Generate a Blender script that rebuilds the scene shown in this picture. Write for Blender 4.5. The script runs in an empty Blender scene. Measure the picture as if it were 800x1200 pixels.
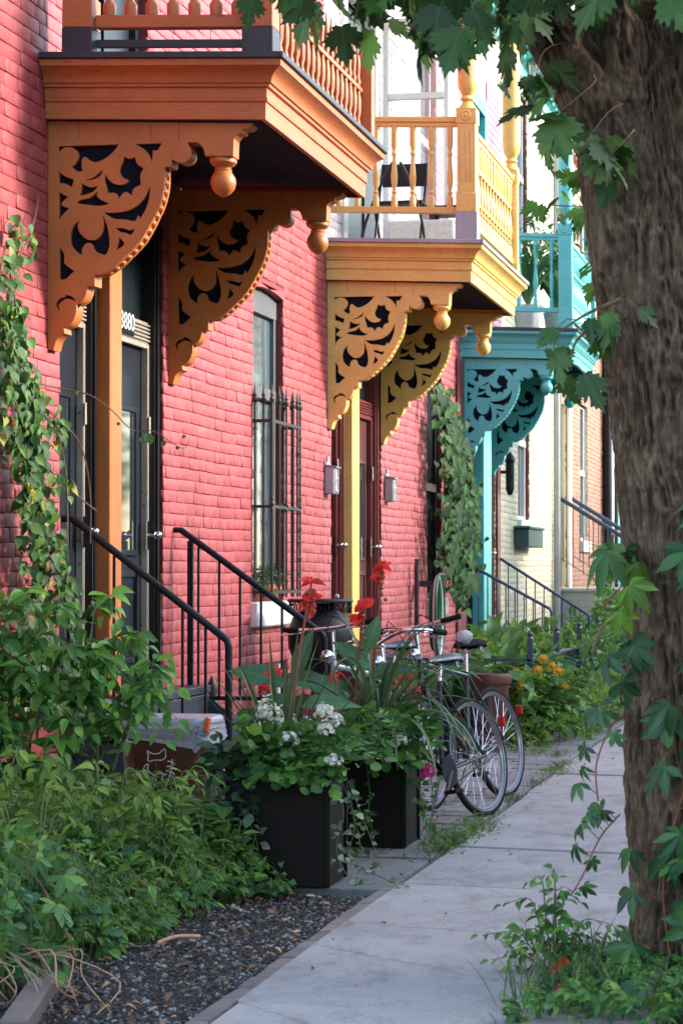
import bpy, math, random
import numpy as np
from mathutils import Vector, Matrix, Euler
rnd = random.Random(11)
rs = np.random.RandomState(7)
R = math.radians
S = bpy.context.scene
COL = S.collection
# ------------------------------------------------------------------ camera, world, sun, exposure
cd = bpy.data.cameras.new('camera'); cam = bpy.data.objects.new('camera', cd); COL.objects.link(cam)
cd.sensor_fit = 'VERTICAL'; cd.sensor_height = 36.0; cd.sensor_width = 24.0; cd.lens = 2833/1200*36
cam.location = (0, 0, 1.45)
cam.rotation_euler = (R(90)+math.atan(70/2833), 0, math.atan(580/2833))
cd.clip_start = .1; cd.clip_end = 1500
cd.dof.use_dof = True; cd.dof.focus_distance = 13.2; cd.dof.aperture_fstop = 8.0
S.camera = cam
SUN_EL, SUN_AZ = 22.0, 73.0        # azimuth clockwise from +Y (the street's far end)
w = bpy.data.worlds.new('World'); S.world = w; w.use_nodes = True
wn = w.node_tree.nodes; wl = w.node_tree.links
sky = wn.new('ShaderNodeTexSky'); sky.sky_type = 'NISHITA'; sky.sun_disc = False
sky.sun_elevation = R(SUN_EL); sky.sun_rotation = R(SUN_AZ); sky.air_density = 1.0; sky.dust_density = 1.2; sky.ozone_density = .7
wl.new(sky.outputs[0], wn['Background'].inputs[0]); wn['Background'].inputs[1].default_value = .15
ld = bpy.data.lights.new('sun', 'SUN'); ld.energy = 1.5; ld.angle = R(10); ld.color = (1, .93, .84)
sun = bpy.data.objects.new('sun', ld); COL.objects.link(sun)
sd = Vector((math.sin(R(SUN_AZ))*math.cos(R(SUN_EL)), math.cos(R(SUN_AZ))*math.cos(R(SUN_EL)), math.sin(R(SUN_EL))))
sun.rotation_euler = sd.to_track_quat('Z', 'Y').to_euler(); sun.location = (10, 10, 20)
S.view_settings.view_transform = 'Standard'; S.view_settings.look = 'None'; S.view_settings.gamma = 1
S.view_settings.use_curve_mapping = False; S.view_settings.exposure = 2.6
S.render.engine = 'CYCLES'; S.cycles.max_bounces = 7; S.cycles.diffuse_bounces = 4; S.cycles.transparent_max_bounces = 8
S.cycles.caustics_reflective = False; S.cycles.caustics_refractive = False
W = -4.2
# ------------------------------------------------------------------ materials
def new_mat(name):
    m = bpy.data.materials.new(name); m.use_nodes = True
    return m, m.node_tree.nodes, m.node_tree.links, m.node_tree.nodes['Principled BSDF']
def ramp(n, stops):
    r = n.new('ShaderNodeValToRGB'); e = r.color_ramp.elements
    e[0].position, e[0].color = stops[0][0], (*stops[0][1], 1)
    e[1].position, e[1].color = stops[-1][0], (*stops[-1][1], 1)
    for p, c in stops[1:-1]:
        x = e.new(p); x.color = (*c, 1)
    return r
def noise(n, l, scale, detail=4, rough=.6, vec=None, stretch=None, src='Object'):
    t = n.new('ShaderNodeTexNoise'); t.inputs['Scale'].default_value = scale; t.inputs['Detail'].default_value = detail
    t.inputs['Roughness'].default_value = rough
    co = n.new('ShaderNodeTexCoord')
    if stretch:
        mp = n.new('ShaderNodeMapping'); mp.inputs['Scale'].default_value = stretch
        l.new(co.outputs[src], mp.inputs[0]); l.new(mp.outputs[0], t.inputs['Vector'])
    else: l.new(co.outputs[src], t.inputs['Vector'])
    return t
def mixc(n, l, fac, a, b, mode='MIX'):
    m = n.new('ShaderNodeMix'); m.data_type = 'RGBA'; m.blend_type = mode
    for sock, v in ((m.inputs[0], fac), (m.inputs[6], a), (m.inputs[7], b)):
        if hasattr(v, 'is_linked') or hasattr(v, 'links'): l.new(v, sock)
        elif isinstance(v, (int, float)): sock.default_value = v
        else: sock.default_value = (*v, 1)
    return m.outputs[2]
def scl(c, k): return tuple(max(0, min(1, x*k)) for x in c)
def bump(n, l, b, h, strength=.3, dist=.01):
    u = n.new('ShaderNodeBump'); u.inputs['Strength'].default_value = strength; u.inputs['Distance'].default_value = dist
    l.new(h, u.inputs['Height']); l.new(u.outputs[0], b.inputs['Normal']); return u
def paint(name, c, rough=.5, var=.16, worn=None, wornamt=.0, scale=3., bmp=.25, grain=(1, 1, 1), metal=0., island=.0, fine=60.):
    m, n, l, b = new_mat(name)
    t = noise(n, l, scale, 5, .65)
    r = ramp(n, [(.3, scl(c, 1-var)), (.7, scl(c, 1+var*.8))]); l.new(t.outputs[0], r.inputs[0])
    col = r.outputs[0]
    f = noise(n, l, fine, 4, .7, stretch=grain)
    g = ramp(n, [(.35, (.72,)*3), (.6, (1, 1, 1))]); l.new(f.outputs[0], g.inputs[0])
    col = mixc(n, l, .6, col, g.outputs[0], 'MULTIPLY')
    if island:
        ge = n.new('ShaderNodeNewGeometry'); q = ramp(n, [(0, (1-island,)*3), (1, (1, 1, 1))]); l.new(ge.outputs['Random Per Island'], q.inputs[0])
        col = mixc(n, l, 1., col, q.outputs[0], 'MULTIPLY')
    if worn:
        d = noise(n, l, scale*7, 8, .75, stretch=grain); k = ramp(n, [(.62-wornamt*.2, (0, 0, 0)), (.66-wornamt*.2, (1, 1, 1))]); l.new(d.outputs[0], k.inputs[0])
        col = mixc(n, l, k.outputs[0], col, worn)
    l.new(col, b.inputs['Base Color']); b.inputs['Roughness'].default_value = rough; b.inputs['Metallic'].default_value = metal
    bump(n, l, b, f.outputs[0], bmp, .004)
    return m
def simple(name, c, rough=.5, metal=0., spec=.5):
    m, n, l, b = new_mat(name)
    t = noise(n, l, 25, 4, .7); r = ramp(n, [(.3, scl(c, .8)), (.7, scl(c, 1.12))]); l.new(t.outputs[0], r.inputs[0]); l.new(r.outputs[0], b.inputs['Base Color'])
    b.inputs['Roughness'].default_value = rough; b.inputs['Metallic'].default_value = metal; b.inputs['Specular IOR Level'].default_value = spec
    return m
def leafmat(name, c1, c2, c3=None, trans=.32, rough=.5, vein=.3, odd=None, oddamt=.03):
    m, n, l, b = new_mat(name)
    ge = n.new('ShaderNodeNewGeometry')
    stops = [(0, scl(c1, .7)), (.6, c2), (.97, scl(c3 or c2, 1.2))]
    if odd: stops = [(0, scl(c1, .6)), (.6, c2), (1-oddamt-.02, scl(c3 or c2, 1.15)), (1-oddamt, odd)]
    r = ramp(n, stops); l.new(ge.outputs['Random Per Island'], r.inputs[0])
    uv = n.new('ShaderNodeUVMap'); sx = n.new('ShaderNodeSeparateXYZ'); l.new(uv.outputs[0], sx.inputs[0])
    ab = n.new('ShaderNodeMath'); ab.operation = 'ABSOLUTE'; l.new(sx.outputs[0], ab.inputs[0])
    # side veins: sine of (y - |x|)
    su = n.new('ShaderNodeMath'); su.operation = 'SUBTRACT'; l.new(sx.outputs[1], su.inputs[0]); l.new(ab.outputs[0], su.inputs[1])
    mu = n.new('ShaderNodeMath'); mu.operation = 'MULTIPLY'; l.new(su.outputs[0], mu.inputs[0]); mu.inputs[1].default_value = 44
    si = n.new('ShaderNodeMath'); si.operation = 'SINE'; l.new(mu.outputs[0], si.inputs[0])
    rv = ramp(n, [(.86, (0, 0, 0)), (1., (.7,)*3)]); l.new(si.outputs[0], rv.inputs[0])
    rm = ramp(n, [(.012, (1, 1, 1)), (.04, (0, 0, 0))]); l.new(ab.outputs[0], rm.inputs[0])
    mx = mixc(n, l, 1., rv.outputs[0], rm.outputs[0], 'LIGHTEN')
    vm = n.new('ShaderNodeMath'); vm.operation = 'MULTIPLY'; l.new(mx, vm.inputs[0]); vm.inputs[1].default_value = vein
    nz = noise(n, l, 30, 3, .6); rz = ramp(n, [(.3, (.75,)*3), (.7, (1.0,)*3)]); l.new(nz.outputs[0], rz.inputs[0])
    base = mixc(n, l, 1., r.outputs[0], rz.outputs[0], 'MULTIPLY')
    col = mixc(n, l, vm.outputs[0], base, scl((c2[0]*1.9+.03, c2[1]*1.7+.03, c2[2]*1.6+.02), 1))
    l.new(col, b.inputs['Base Color']); b.inputs['Roughness'].default_value = rough; b.inputs['Specular IOR Level'].default_value = .42
    bump(n, l, b, mx, .2, .002)
    tr = n.new('ShaderNodeBsdfTranslucent'); tc = mixc(n, l, 1., col, (1.0, 1.0, .45), 'MULTIPLY')
    br = n.new('ShaderNodeBrightContrast'); l.new(tc, br.inputs[0]); br.inputs[1].default_value = .03
    l.new(br.outputs[0], tr.inputs[0])
    ms = n.new('ShaderNodeMixShader'); ms.inputs[0].default_value = trans
    l.new(b.outputs[0], ms.inputs[1]); l.new(tr.outputs[0], ms.inputs[2]); l.new(ms.outputs[0], n['Material Output'].inputs[0])
    return m
M = {}
def brickmat(name, c, var=.10, worn=None, amt=0):
    return paint(name, c, .55, var, worn=worn, wornamt=amt, scale=1.6, bmp=.3, island=.16, fine=170)
M['pink'] = brickmat('pink_painted_brick', (.42, .072, .076), .2, (.25, .06, .06), -.18)
M['pink_mortar'] = paint('pink_mortar', (.24, .03, .04), .7, .2, scale=4)
M['rose'] = brickmat('rose_painted_brick', (.42, .09, .10), .2, (.22, .06, .06), -.18)
M['cream'] = brickmat('cream_painted_brick', (.66, .61, .43), .08)
M['cream_mortar'] = paint('cream_mortar', (.55, .50, .36), .7, .1)
M['brown'] = brickmat('bare_brown_brick', (.36, .17, .105), .2)
M['brown_mortar'] = paint('grey_mortar', (.34, .29, .24), .8, .1)
M['lav'] = brickmat('pale_upper_brick', (.50, .47, .53), .06)
M['maroon'] = paint('maroon_paint', (.16, .022, .022), .45, .2, bmp=.3)
M['darkmaroon'] = paint('dark_maroon_paint', (.075, .014, .014), .45, .2, bmp=.3)
wg = (6, 1, 1)
M['orange'] = paint('orange_paint', (.50, .15, .03), .45, .2, worn=(.16, .05, .02), wornamt=-.12, bmp=.45, scale=2, grain=(3, 3, 3), fine=40)
M['orangew'] = paint('orange_weathered_paint', (.50, .145, .04), .5, .18, worn=(.10, .04, .02), wornamt=.05, bmp=.6, scale=2, grain=(.35, .35, 5), fine=30)
M['yellow'] = paint('yellow_paint', (.76, .49, .13), .42, .12, worn=(.35, .2, .07), wornamt=-.16, bmp=.4, grain=(1, 1, 3), fine=30)
M['teal'] = paint('teal_paint', (.085, .44, .42), .42, .1, bmp=.35, grain=(1, 1, 3), fine=30)
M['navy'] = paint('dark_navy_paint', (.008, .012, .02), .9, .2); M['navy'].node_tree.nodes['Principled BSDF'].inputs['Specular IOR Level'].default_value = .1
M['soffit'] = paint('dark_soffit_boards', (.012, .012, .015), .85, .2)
M['doorblack'] = paint('blue_black_door_paint', (.011, .015, .022), .38, .25, bmp=.2)
M['frameblack'] = paint('black_frame_paint', (.012, .012, .014), .4, .2)
M['strip'] = paint('weathered_aluminium', (.50, .44, .37), .4, .2, worn=(.12, .09, .07), wornamt=.1, metal=.3, fine=90)
M['iron'] = paint('black_iron', (.009, .011, .014), .5, .3, bmp=.4, fine=120)
M['rustiron'] = paint('worn_black_iron', (.03, .022, .02), .5, .3, worn=(.14, .06, .03), wornamt=.1, fine=90)
M['blueiron'] = paint('blue_black_iron', (.03, .05, .085), .35, .2)
M['white'] = paint('white_paint', (.74, .73, .69), .45, .06, worn=(.4, .38, .33), wornamt=-.1)
M['greymetal'] = paint('grey_flashing', (.33, .34, .36), .4, .15, metal=.2)
M['asph'] = paint('black_roofing_edge', (.02, .025, .035), .5, .3)
M['stone'] = paint('pale_foundation_stone', (.46, .44, .42), .8, .2, scale=6, bmp=.6, fine=25)
M['step'] = paint('slate_blue_step_paint', (.018, .026, .038), .5, .2)
M['terra'] = simple('terracotta', (.45, .16, .07), .75)
M['soil'] = paint('soil', (.045, .032, .024), .95, .4, scale=14, bmp=1., fine=30)
M['plblack'] = paint('black_planter_stain', (.010, .007, .0055), .7, .3, worn=(.025, .02, .018), wornamt=-.12, bmp=.4, grain=(1, 1, 8), fine=15)
for _k in ('iron', 'doorblack', 'frameblack', 'soffit'): M[_k].node_tree.nodes['Principled BSDF'].inputs['Specular IOR Level'].default_value = .2
M['framegrey'] = paint('dark_grey_frame_paint', (.10, .105, .11), .5, .2)
M['plblack'].node_tree.nodes['Principled BSDF'].inputs['Specular IOR Level'].default_value = .15
M['binbrown'] = paint('brown_plastic', (.10, .035, .02), .3, .25, bmp=.15)
M['terrabin'] = paint('red_brown_plastic', (.11, .035, .02), .5, .2)
M['grey_plastic'] = simple('grey_plastic', (.30, .33, .38), .35)
M['orange_plastic'] = simple('orange_plastic', (.75, .14, .03), .4)
M['chrome'] = simple('chrome', (.75, .75, .76), .16, 1.)
M['alu'] = simple('aluminium', (.34, .34, .35), .35, 1.)
M['rubber'] = simple('black_rubber', (.012, .012, .012), .8, 0., .15)
M['bikeblack'] = simple('black_enamel', (.012, .013, .018), .2)
M['bikegreen'] = simple('dark_green_enamel', (.015, .035, .03), .2)
M['bikewhite'] = simple('pale_silver_enamel', (.5, .5, .52), .25, .4)
M['blueseat'] = simple('blue_black_vinyl', (.025, .05, .085), .3)
M['redplastic'] = simple('red_plastic', (.6, .02, .02), .3)
M['white_plastic'] = simple('white_plastic', (.75, .75, .72), .35)
M['pewter'] = paint('pewter_cast_metal', (.34, .36, .37), .5, .3, bmp=.6, metal=.1, fine=80)
M['hose'] = simple('green_hose', (.02, .09, .05), .4)
M['greenbox'] = simple('dark_green_window_box', (.02, .07, .06), .5)
M['stem'] = simple('green_stem', (.08, .13, .03), .6)
M['twig'] = simple('brown_twig', (.14, .075, .04), .7)
M['redstem'] = simple('red_brown_stem', (.22, .07, .04), .6)
M['straw'] = simple('dry_stalk', (.45, .26, .15), .7)
M['timber'] = paint('weathered_timber', (.14, .11, .09), .8, .3, bmp=.7, grain=(1, 8, 8), fine=12)
m, n, l, b = new_mat('window_glass'); M['glass'] = m
b.inputs['Base Color'].default_value = (.02, .028, .032, 1); b.inputs['Roughness'].default_value = .05; b.inputs['Specular IOR Level'].default_value = .9
m, n, l, b = new_mat('curtained_glass'); M['cglass'] = m
t = noise(n, l, 7, 3, .5, stretch=(1, 6, .3)); r = ramp(n, [(.3, (.05, .08, .09)), (.7, (.14, .19, .20))]); l.new(t.outputs[0], r.inputs[0]); l.new(r.outputs[0], b.inputs['Base Color'])
b.inputs['Roughness'].default_value = .08; b.inputs['Specular IOR Level'].default_value = .9
m, n, l, b = new_mat('open_door_glass'); M['mglass'] = m
b.inputs['Base Color'].default_value = (.5, .55, .58, 1); b.inputs['Metallic'].default_value = .85; b.inputs['Roughness'].default_value = .04
tp = n.new('ShaderNodeBsdfTransparent'); ms = n.new('ShaderNodeMixShader'); ms.inputs[0].default_value = .35
l.new(tp.outputs[0], ms.inputs[1]); l.new(b.outputs[0], ms.inputs[2]); l.new(ms.outputs[0], n['Material Output'].inputs[0])
m, n, l, b = new_mat('clear_bag'); M['bag'] = m
b.inputs['Base Color'].default_value = (.62, .66, .72, 1); b.inputs['Roughness'].default_value = .25
t = noise(n, l, 9, 5, .7, stretch=(1, 1, 5)); bump(n, l, b, t.outputs[0], 1., .03)
tp = n.new('ShaderNodeBsdfTransparent'); ms = n.new('ShaderNodeMixShader'); ms.inputs[0].default_value = .6
l.new(tp.outputs[0], ms.inputs[1]); l.new(b.outputs[0], ms.inputs[2]); l.new(ms.outputs[0], n['Material Output'].inputs[0])
def petal(name, c): return leafmat(name, scl(c, .85), c, scl(c, 1.1), trans=.3, rough=.5, vein=0)
M['pred'] = petal('red_petal', (.88, .03, .015)); M['pwhite'] = petal('white_petal', (.85, .84, .78)); M['ppink'] = petal('magenta_petal', (.75, .03, .25))
M['pyellow'] = petal('yellow_petal', (.85, .45, .02)); M['fcentre'] = simple('flower_centre', (.6, .25, .02), .8)
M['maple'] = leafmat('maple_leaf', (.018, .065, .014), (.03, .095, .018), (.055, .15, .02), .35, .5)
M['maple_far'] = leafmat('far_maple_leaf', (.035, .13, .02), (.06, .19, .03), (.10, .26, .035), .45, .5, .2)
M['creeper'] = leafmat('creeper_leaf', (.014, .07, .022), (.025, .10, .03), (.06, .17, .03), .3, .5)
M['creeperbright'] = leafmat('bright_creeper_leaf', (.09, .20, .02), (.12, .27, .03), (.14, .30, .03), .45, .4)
M['heart'] = leafmat('vine_leaf', (.03, .11, .02), (.06, .17, .03), (.12, .26, .035), .35, .55, .2, (.45, .42, .05), .035)
M['bush'] = leafmat('bush_leaf', (.05, .17, .03), (.09, .25, .045), (.17, .37, .05), .42, .45)
M['weed'] = leafmat('weed_leaf', (.06, .18, .035), (.10, .26, .05), (.20, .36, .05), .4, .5, .2)
M['weedteal'] = leafmat('bluish_weed_leaf', (.035, .15, .07), (.06, .22, .085), (.12, .30, .09), .35, .5, .2)
M['weedlime'] = leafmat('lime_weed_leaf', (.10, .22, .03), (.15, .29, .04), (.23, .35, .05), .4, .55, .2)
M['ger'] = leafmat('geranium_leaf', (.035, .13, .02), (.06, .19, .03), (.12, .28, .04), .35, .55)
M['vinca'] = leafmat('variegated_leaf', (.10, .17, .10), (.15, .22, .13), (.30, .36, .20), .3, .5, .6)
M['dark'] = leafmat('dark_round_leaf', (.03, .085, .05), (.045, .11, .065), (.07, .15, .08), .25, .45)
M['strap'] = leafmat('strap_leaf', (.045, .10, .04), (.08, .15, .06), (.15, .22, .08), .3, .4, .0)
M['canna'] = leafmat('canna_leaf', (.035, .12, .05), (.05, .16, .07), (.08, .21, .07), .35, .35, .35)
M['ivy'] = leafmat('ivy_leaf', (.012, .055, .012), (.02, .085, .015), (.045, .14, .02), .25, .75, .1)
M['grass'] = leafmat('grass_blade', (.05, .11, .03), (.09, .16, .045), (.2, .22, .08), .3, .5, 0)
M['litter'] = leafmat('dead_leaf', (.14, .07, .035), (.25, .13, .06), (.42, .28, .16), .1, .8, .2)
# ------------------------------------------------------------------ mesh helpers
class MB:
    def __init__(s): s.v = []; s.f = []; s.m = []
    def add(s, vs, fs, mi=0):
        o = len(s.v); s.v += [tuple(v) for v in vs]; s.f += [tuple(i+o for i in f) for f in fs]; s.m += [mi]*len(fs); return s
    def box(s, x0, x1, y0, y1, z0, z1, mi=0):
        if x0 > x1: x0, x1 = x1, x0
        if y0 > y1: y0, y1 = y1, y0
        if z0 > z1: z0, z1 = z1, z0
        vs = [(x, y, z) for z in (z0, z1) for y in (y0, y1) for x in (x0, x1)]
        return s.add(vs, [(0, 2, 3, 1), (4, 5, 7, 6), (0, 1, 5, 4), (2, 6, 7, 3), (0, 4, 6, 2), (1, 3, 7, 5)], mi)
    def mbox(s, mat, sx, sy, sz, mi=0):
        vs = [mat @ Vector((x*sx/2, y*sy/2, z*sz/2)) for z in (-1, 1) for y in (-1, 1) for x in (-1, 1)]
        return s.add(vs, [(0, 2, 3, 1), (4, 5, 7, 6), (0, 1, 5, 4), (2, 6, 7, 3), (0, 4, 6, 2), (1, 3, 7, 5)], mi)
    def bar(s, a, b_, w_, h_, mi=0, up=(0, 0, 1)):
        a, b_ = Vector(a), Vector(b_); d = (b_-a); L = d.length; d.normalize(); u = Vector(up)
        if abs(d.dot(u)) > .98: u = Vector((0, 1, 0))
        x = d.cross(u).normalized(); z = x.cross(d)
        m_ = Matrix((x, d, z)).transposed().to_4x4(); m_.translation = (a+b_)/2
        return s.mbox(m_, w_, L, h_, mi)
    def tube(s, pts, r, n_=8, mi=0, closed=False, caps=True):
        P = [Vector(p) for p in pts]; k = len(P)
        rr = r if isinstance(r, (list, tuple)) else [r]*k
        vs = []; up = None
        for i, p in enumerate(P):
            if closed: d = P[(i+1) % k]-P[i-1]
            else: d = P[min(i+1, k-1)]-P[max(i-1, 0)]
            if d.length < 1e-9: d = Vector((0, 0, 1))
            d.normalize()
            if up is None: up = Vector((0, 0, 1)) if abs(d.z) < .9 else Vector((0, 1, 0))
            up = (up-d*up.dot(d))
            if up.length < 1e-6: up = d.orthogonal()
            up.normalize(); x = d.cross(up)
            for j in range(n_):
                a = 2*math.pi*j/n_; vs.append(p+(x*math.cos(a)+up*math.sin(a))*rr[i])
        fs = []
        for i in range(k if closed else k-1):
            i2 = (i+1) % k
            for j in range(n_):
                j2 = (j+1) % n_; fs.append((i*n_+j, i2*n_+j, i2*n_+j2, i*n_+j2))
        if caps and not closed: fs += [tuple(range(n_)), tuple(reversed(range((k-1)*n_, k*n_)))]
        return s.add(vs, fs, mi)
    def cyl(s, a, b_, r, n_=12, mi=0, r2=None): return s.tube([a, b_], [r, r if r2 is None else r2], n_, mi)
    def lathe(s, prof, o=(0, 0, 0), n_=14, mi=0, axis='z', sx=1., sy=1.):
        vs = []; k = len(prof)
        for (r, z) in prof:
            for j in range(n_):
                a = 2*math.pi*(j+.5)/n_
                c, d = r*math.cos(a)*sx, r*math.sin(a)*sy
                p = (c, d, z) if axis == 'z' else ((z, c, d) if axis == 'x' else (c, z, d))
                vs.append((p[0]+o[0], p[1]+o[1], p[2]+o[2]))
        fs = [(i*n_+j, i*n_+(j+1) % n_, (i+1)*n_+(j+1) % n_, (i+1)*n_+j) for i in range(k-1) for j in range(n_)]
        fs += [tuple(reversed(range(n_))), tuple(range((k-1)*n_, k*n_))]
        return s.add(vs, fs, mi)
    def sphere(s, c, r, n_=12, mi=0, sc=(1, 1, 1)):
        k = max(4, n_//2)
        prof = [(r*math.sin(math.pi*(i+.001)/(k+.002)), -r*math.cos(math.pi*(i+.001)/(k+.002))) for i in range(k+1)]
        vs = []
        for (q, z) in prof:
            for j in range(n_):
                a = 2*math.pi*j/n_; vs.append((c[0]+q*math.cos(a)*sc[0], c[1]+q*math.sin(a)*sc[1], c[2]+z*sc[2]))
        fs = [(i*n_+j, i*n_+(j+1) % n_, (i+1)*n_+(j+1) % n_, (i+1)*n_+j) for i in range(k) for j in range(n_)]
        return s.add(vs, fs, mi)
    def prism(s, poly, f0, f1, mi=0):
        """poly 2-D points; f0/f1 map (a,b)->3-D for the two faces"""
        k = len(poly); vs = [f0(*p) for p in poly]+[f1(*p) for p in poly]
        return s.add(vs, [tuple(reversed(range(k))), tuple(range(k, 2*k))]+[(i, (i+1) % k, k+(i+1) % k, k+i) for i in range(k)], mi)
    def mesh(s, me, mat4, mi=0):
        vs = [mat4 @ v.co for v in me.vertices]; fs = [tuple(p.vertices) for p in me.polygons]
        if mat4.determinant() < 0: fs = [tuple(reversed(f)) for f in fs]
        return s.add(vs, fs, mi)
    def build(s, name, mats, parent=None, bevel=0., smooth=True, angle=35, loc=None, seg=1):
        me = bpy.data.meshes.new(name)
        off = Vector(loc) if loc else worldloc(parent)
        me.from_pydata([(v[0]-off.x, v[1]-off.y, v[2]-off.z) for v in s.v], [], s.f)
        mats = mats if isinstance(mats, (list, tuple)) else [mats]
        for q in mats: me.materials.append(M[q] if isinstance(q, str) else q)
        if len(mats) > 1: me.polygons.foreach_set('material_index', s.m)
        me.update()
        if smooth:
            me.shade_smooth(); me.set_sharp_from_angle(angle=R(angle))
        o = bpy.data.objects.new(name, me); COL.objects.link(o)
        if parent: o.parent = parent
        elif loc: o.location = loc
        if bevel:
            bm = o.modifiers.new('bevel', 'BEVEL'); bm.width = bevel; bm.segments = seg; bm.limit_method = 'ANGLE'; bm.angle_limit = R(40); bm.harden_normals = False
        return o
def worldloc(p):
    v = Vector((0, 0, 0))
    while p is not None: v += p.location; p = p.parent
    return v
def thing(name, label, cat, loc, group=None, rz=0.):
    o = bpy.data.objects.new(name, None); COL.objects.link(o); o.location = loc; o.empty_display_size = .1
    o['label'] = label; o['category'] = cat
    if group: o['group'] = group
    return o
def tag(o, label, cat, group=None, kind=None):
    o['label'] = label; o['category'] = cat
    if group: o['group'] = group
    if kind: o['kind'] = kind
    return o
def struct(o, label=None):
    o['kind'] = 'structure'
    if label: o['label'] = label
    return o
def spline(P, n_=5, closed=True):
    """Catmull-Rom through points; a third item marks a corner"""
    k = len(P); out = []
    for i in range(k if closed else k-1):
        p1, p2 = P[i], P[(i+1) % k]
        c1, c2 = len(p1) > 2, len(p2) > 2
        p0 = P[i-1] if (closed or i > 0) else p1
        p3 = P[(i+2) % k] if (closed or i+2 < k) else p2
        if c1: p0 = p1
        if c2: p3 = p2
        for j in range(n_):
            t = j/n_
            q = []
            for a in (0, 1):
                A, B, C_, D = p0[a], p1[a], p2[a], p3[a]
                q.append(.5*((2*B)+(-A+C_)*t+(2*A-5*B+4*C_-D)*t*t+(-A+3*B-3*C_+D)*t**3))
            out.append(tuple(q))
    if not closed: out.append(tuple(P[-1][:2]))
    return out
def sp3(P, n_=5):
    P = [Vector(p) for p in P]; out = []
    for i in range(len(P)-1):
        p0, p1, p2, p3 = P[max(i-1, 0)], P[i], P[i+1], P[min(i+2, len(P)-1)]
        for j in range(n_):
            t = j/n_; out.append(.5*((2*p1)+(-p0+p2)*t+(2*p0-5*p1+4*p2-p3)*t*t+(-p0+3*p1-3*p2+p3)*t**3))
    out.append(P[-1]); return out
def fill(loops, ext, bev=0.):
    """flat shape with holes -> solid mesh, by curve fill"""
    cu = bpy.data.curves.new('tmp', 'CURVE'); cu.dimensions = '2D'; cu.fill_mode = 'BOTH'; cu.extrude = ext/2; cu.bevel_depth = bev
    for lp in loops:
        sp = cu.splines.new('POLY'); sp.points.add(len(lp)-1)
        for i, p in enumerate(lp): sp.points[i].co = (p[0], p[1], 0, 1)
        sp.use_cyclic_u = True
    o = bpy.data.objects.new('tmp', cu); COL.objects.link(o)
    bpy.context.view_layer.update()
    me = bpy.data.meshes.new_from_object(o.evaluated_get(bpy.context.evaluated_depsgraph_get()))
    bpy.data.objects.remove(o); bpy.data.curves.remove(cu)
    return me
def textmesh(txt, size, ext=.002):
    cu = bpy.data.curves.new('tmp', 'FONT'); cu.body = txt; cu.size = size; cu.extrude = ext; cu.align_x = 'CENTER'; cu.align_y = 'CENTER'
    o = bpy.data.objects.new('tmp', cu); COL.objects.link(o); bpy.context.view_layer.update()
    me = bpy.data.meshes.new_from_object(o.evaluated_get(bpy.context.evaluated_depsgraph_get()))
    bpy.data.objects.remove(o); return me
# ------------------------------------------------------------------ leaves
def leaf_rows(rows, fold=.18, curl=.15):
    """rows of (t, halfwidth) -> 3 columns"""
    vs = []; uv = []
    for t, h in rows:
        z = -curl*t*t
        for sx in (-1, 0, 1):
            vs.append((sx*h, t, z+(abs(sx)*h*fold*2))); uv.append((sx*h, t))
    fs = []
    for i in range(len(rows)-1):
        a = i*3; fs += [(a, a+1, a+4, a+3), (a+1, a+2, a+5, a+4)]
    return np.array(vs), fs, np.array(uv)
OV = leaf_rows([(0, .02), (.12, .16), (.3, .26), (.5, .28), (.72, .19), (.88, .09), (1, .005)], .2, .2)
NAR = leaf_rows([(0, .02), (.2, .11), (.45, .15), (.75, .09), (1, .005)], .25, .2)
RND = leaf_rows([(0, .1), (.12, .3), (.35, .44), (.6, .43), (.82, .28), (1, .02)], .12, .15)
HRT = leaf_rows([(-.08, .18), (.0, .34), (.2, .46), (.45, .42), (.7, .25), (.88, .10), (1, .01)], .14, .22)
def fan_leaf(outl, cen=(0, .35), z=lambda x, y: 0):
    vs = [(cen[0], cen[1], z(*cen))]+[(x, y, z(x, y)) for x, y in outl]
    k = len(outl); return np.array(vs), [(0, i+1, (i+1) % k+1) for i in range(k)], np.array([(v[0], v[1]) for v in vs])
_half = [(.0, .0), (.10, -.06), (.22, -.03), (.20, .06), (.36, .10), (.32, .18), (.50, .30), (.40, .33), (.46, .44), (.30, .44), (.36, .58), (.26, .56), (.22, .52), (.16, .46), (.18, .62), (.26, .72), (.16, .72), (.15, .82), (.07, .80), (.0, 1.)]
MAP = fan_leaf(_half+[(-x, y) for x, y in reversed(_half[1:-1])], (0, .28), lambda x, y: .12*abs(x)-.22*y*y-.25*x*x)
_g = [(.5*math.cos(a)*(1+.09*math.cos(9*a)), .5+.5*math.sin(a)*(1+.09*math.cos(9*a))) for a in [(-math.pi/2+.25)+i*(2*math.pi-.5)/20 for i in range(21)]]
GER = fan_leaf([(0, .12)]+_g, (0, .45), lambda x, y: .25*(x*x+(y-.5)**2))
def multi(shape, tr):
    V = []; F = []; U = []; o = 0
    for (ang, s_, tilt, y0) in tr:
        v, f, u = shape; c, d = math.cos(ang), math.sin(ang)
        x = v[:, 0]*s_; y = v[:, 1]*s_; z = v[:, 2]*s_-tilt*y
        V.append(np.stack([x*c-y*d, x*d+y*c+y0, z], 1)); F += [tuple(i+o for i in q) for q in f]; U.append(u); o += len(v)
    return np.concatenate(V), F, np.concatenate(U)
OVP = leaf_rows([(0, .02), (.15, .09), (.35, .17), (.55, .22), (.72, .19), (.88, .09), (1, .004)], .22, .25)
PALM = multi(OVP, [(0, 1, .15, .10), (.85, .9, .22, .08), (-.85, .9, .22, .08), (1.75, .66, .3, .06), (-1.75, .66, .3, .06)])
TRI = multi(OV, [(0, .8, .1, .2), (1., .6, .15, .1), (-1., .6, .15, .1)])
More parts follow.
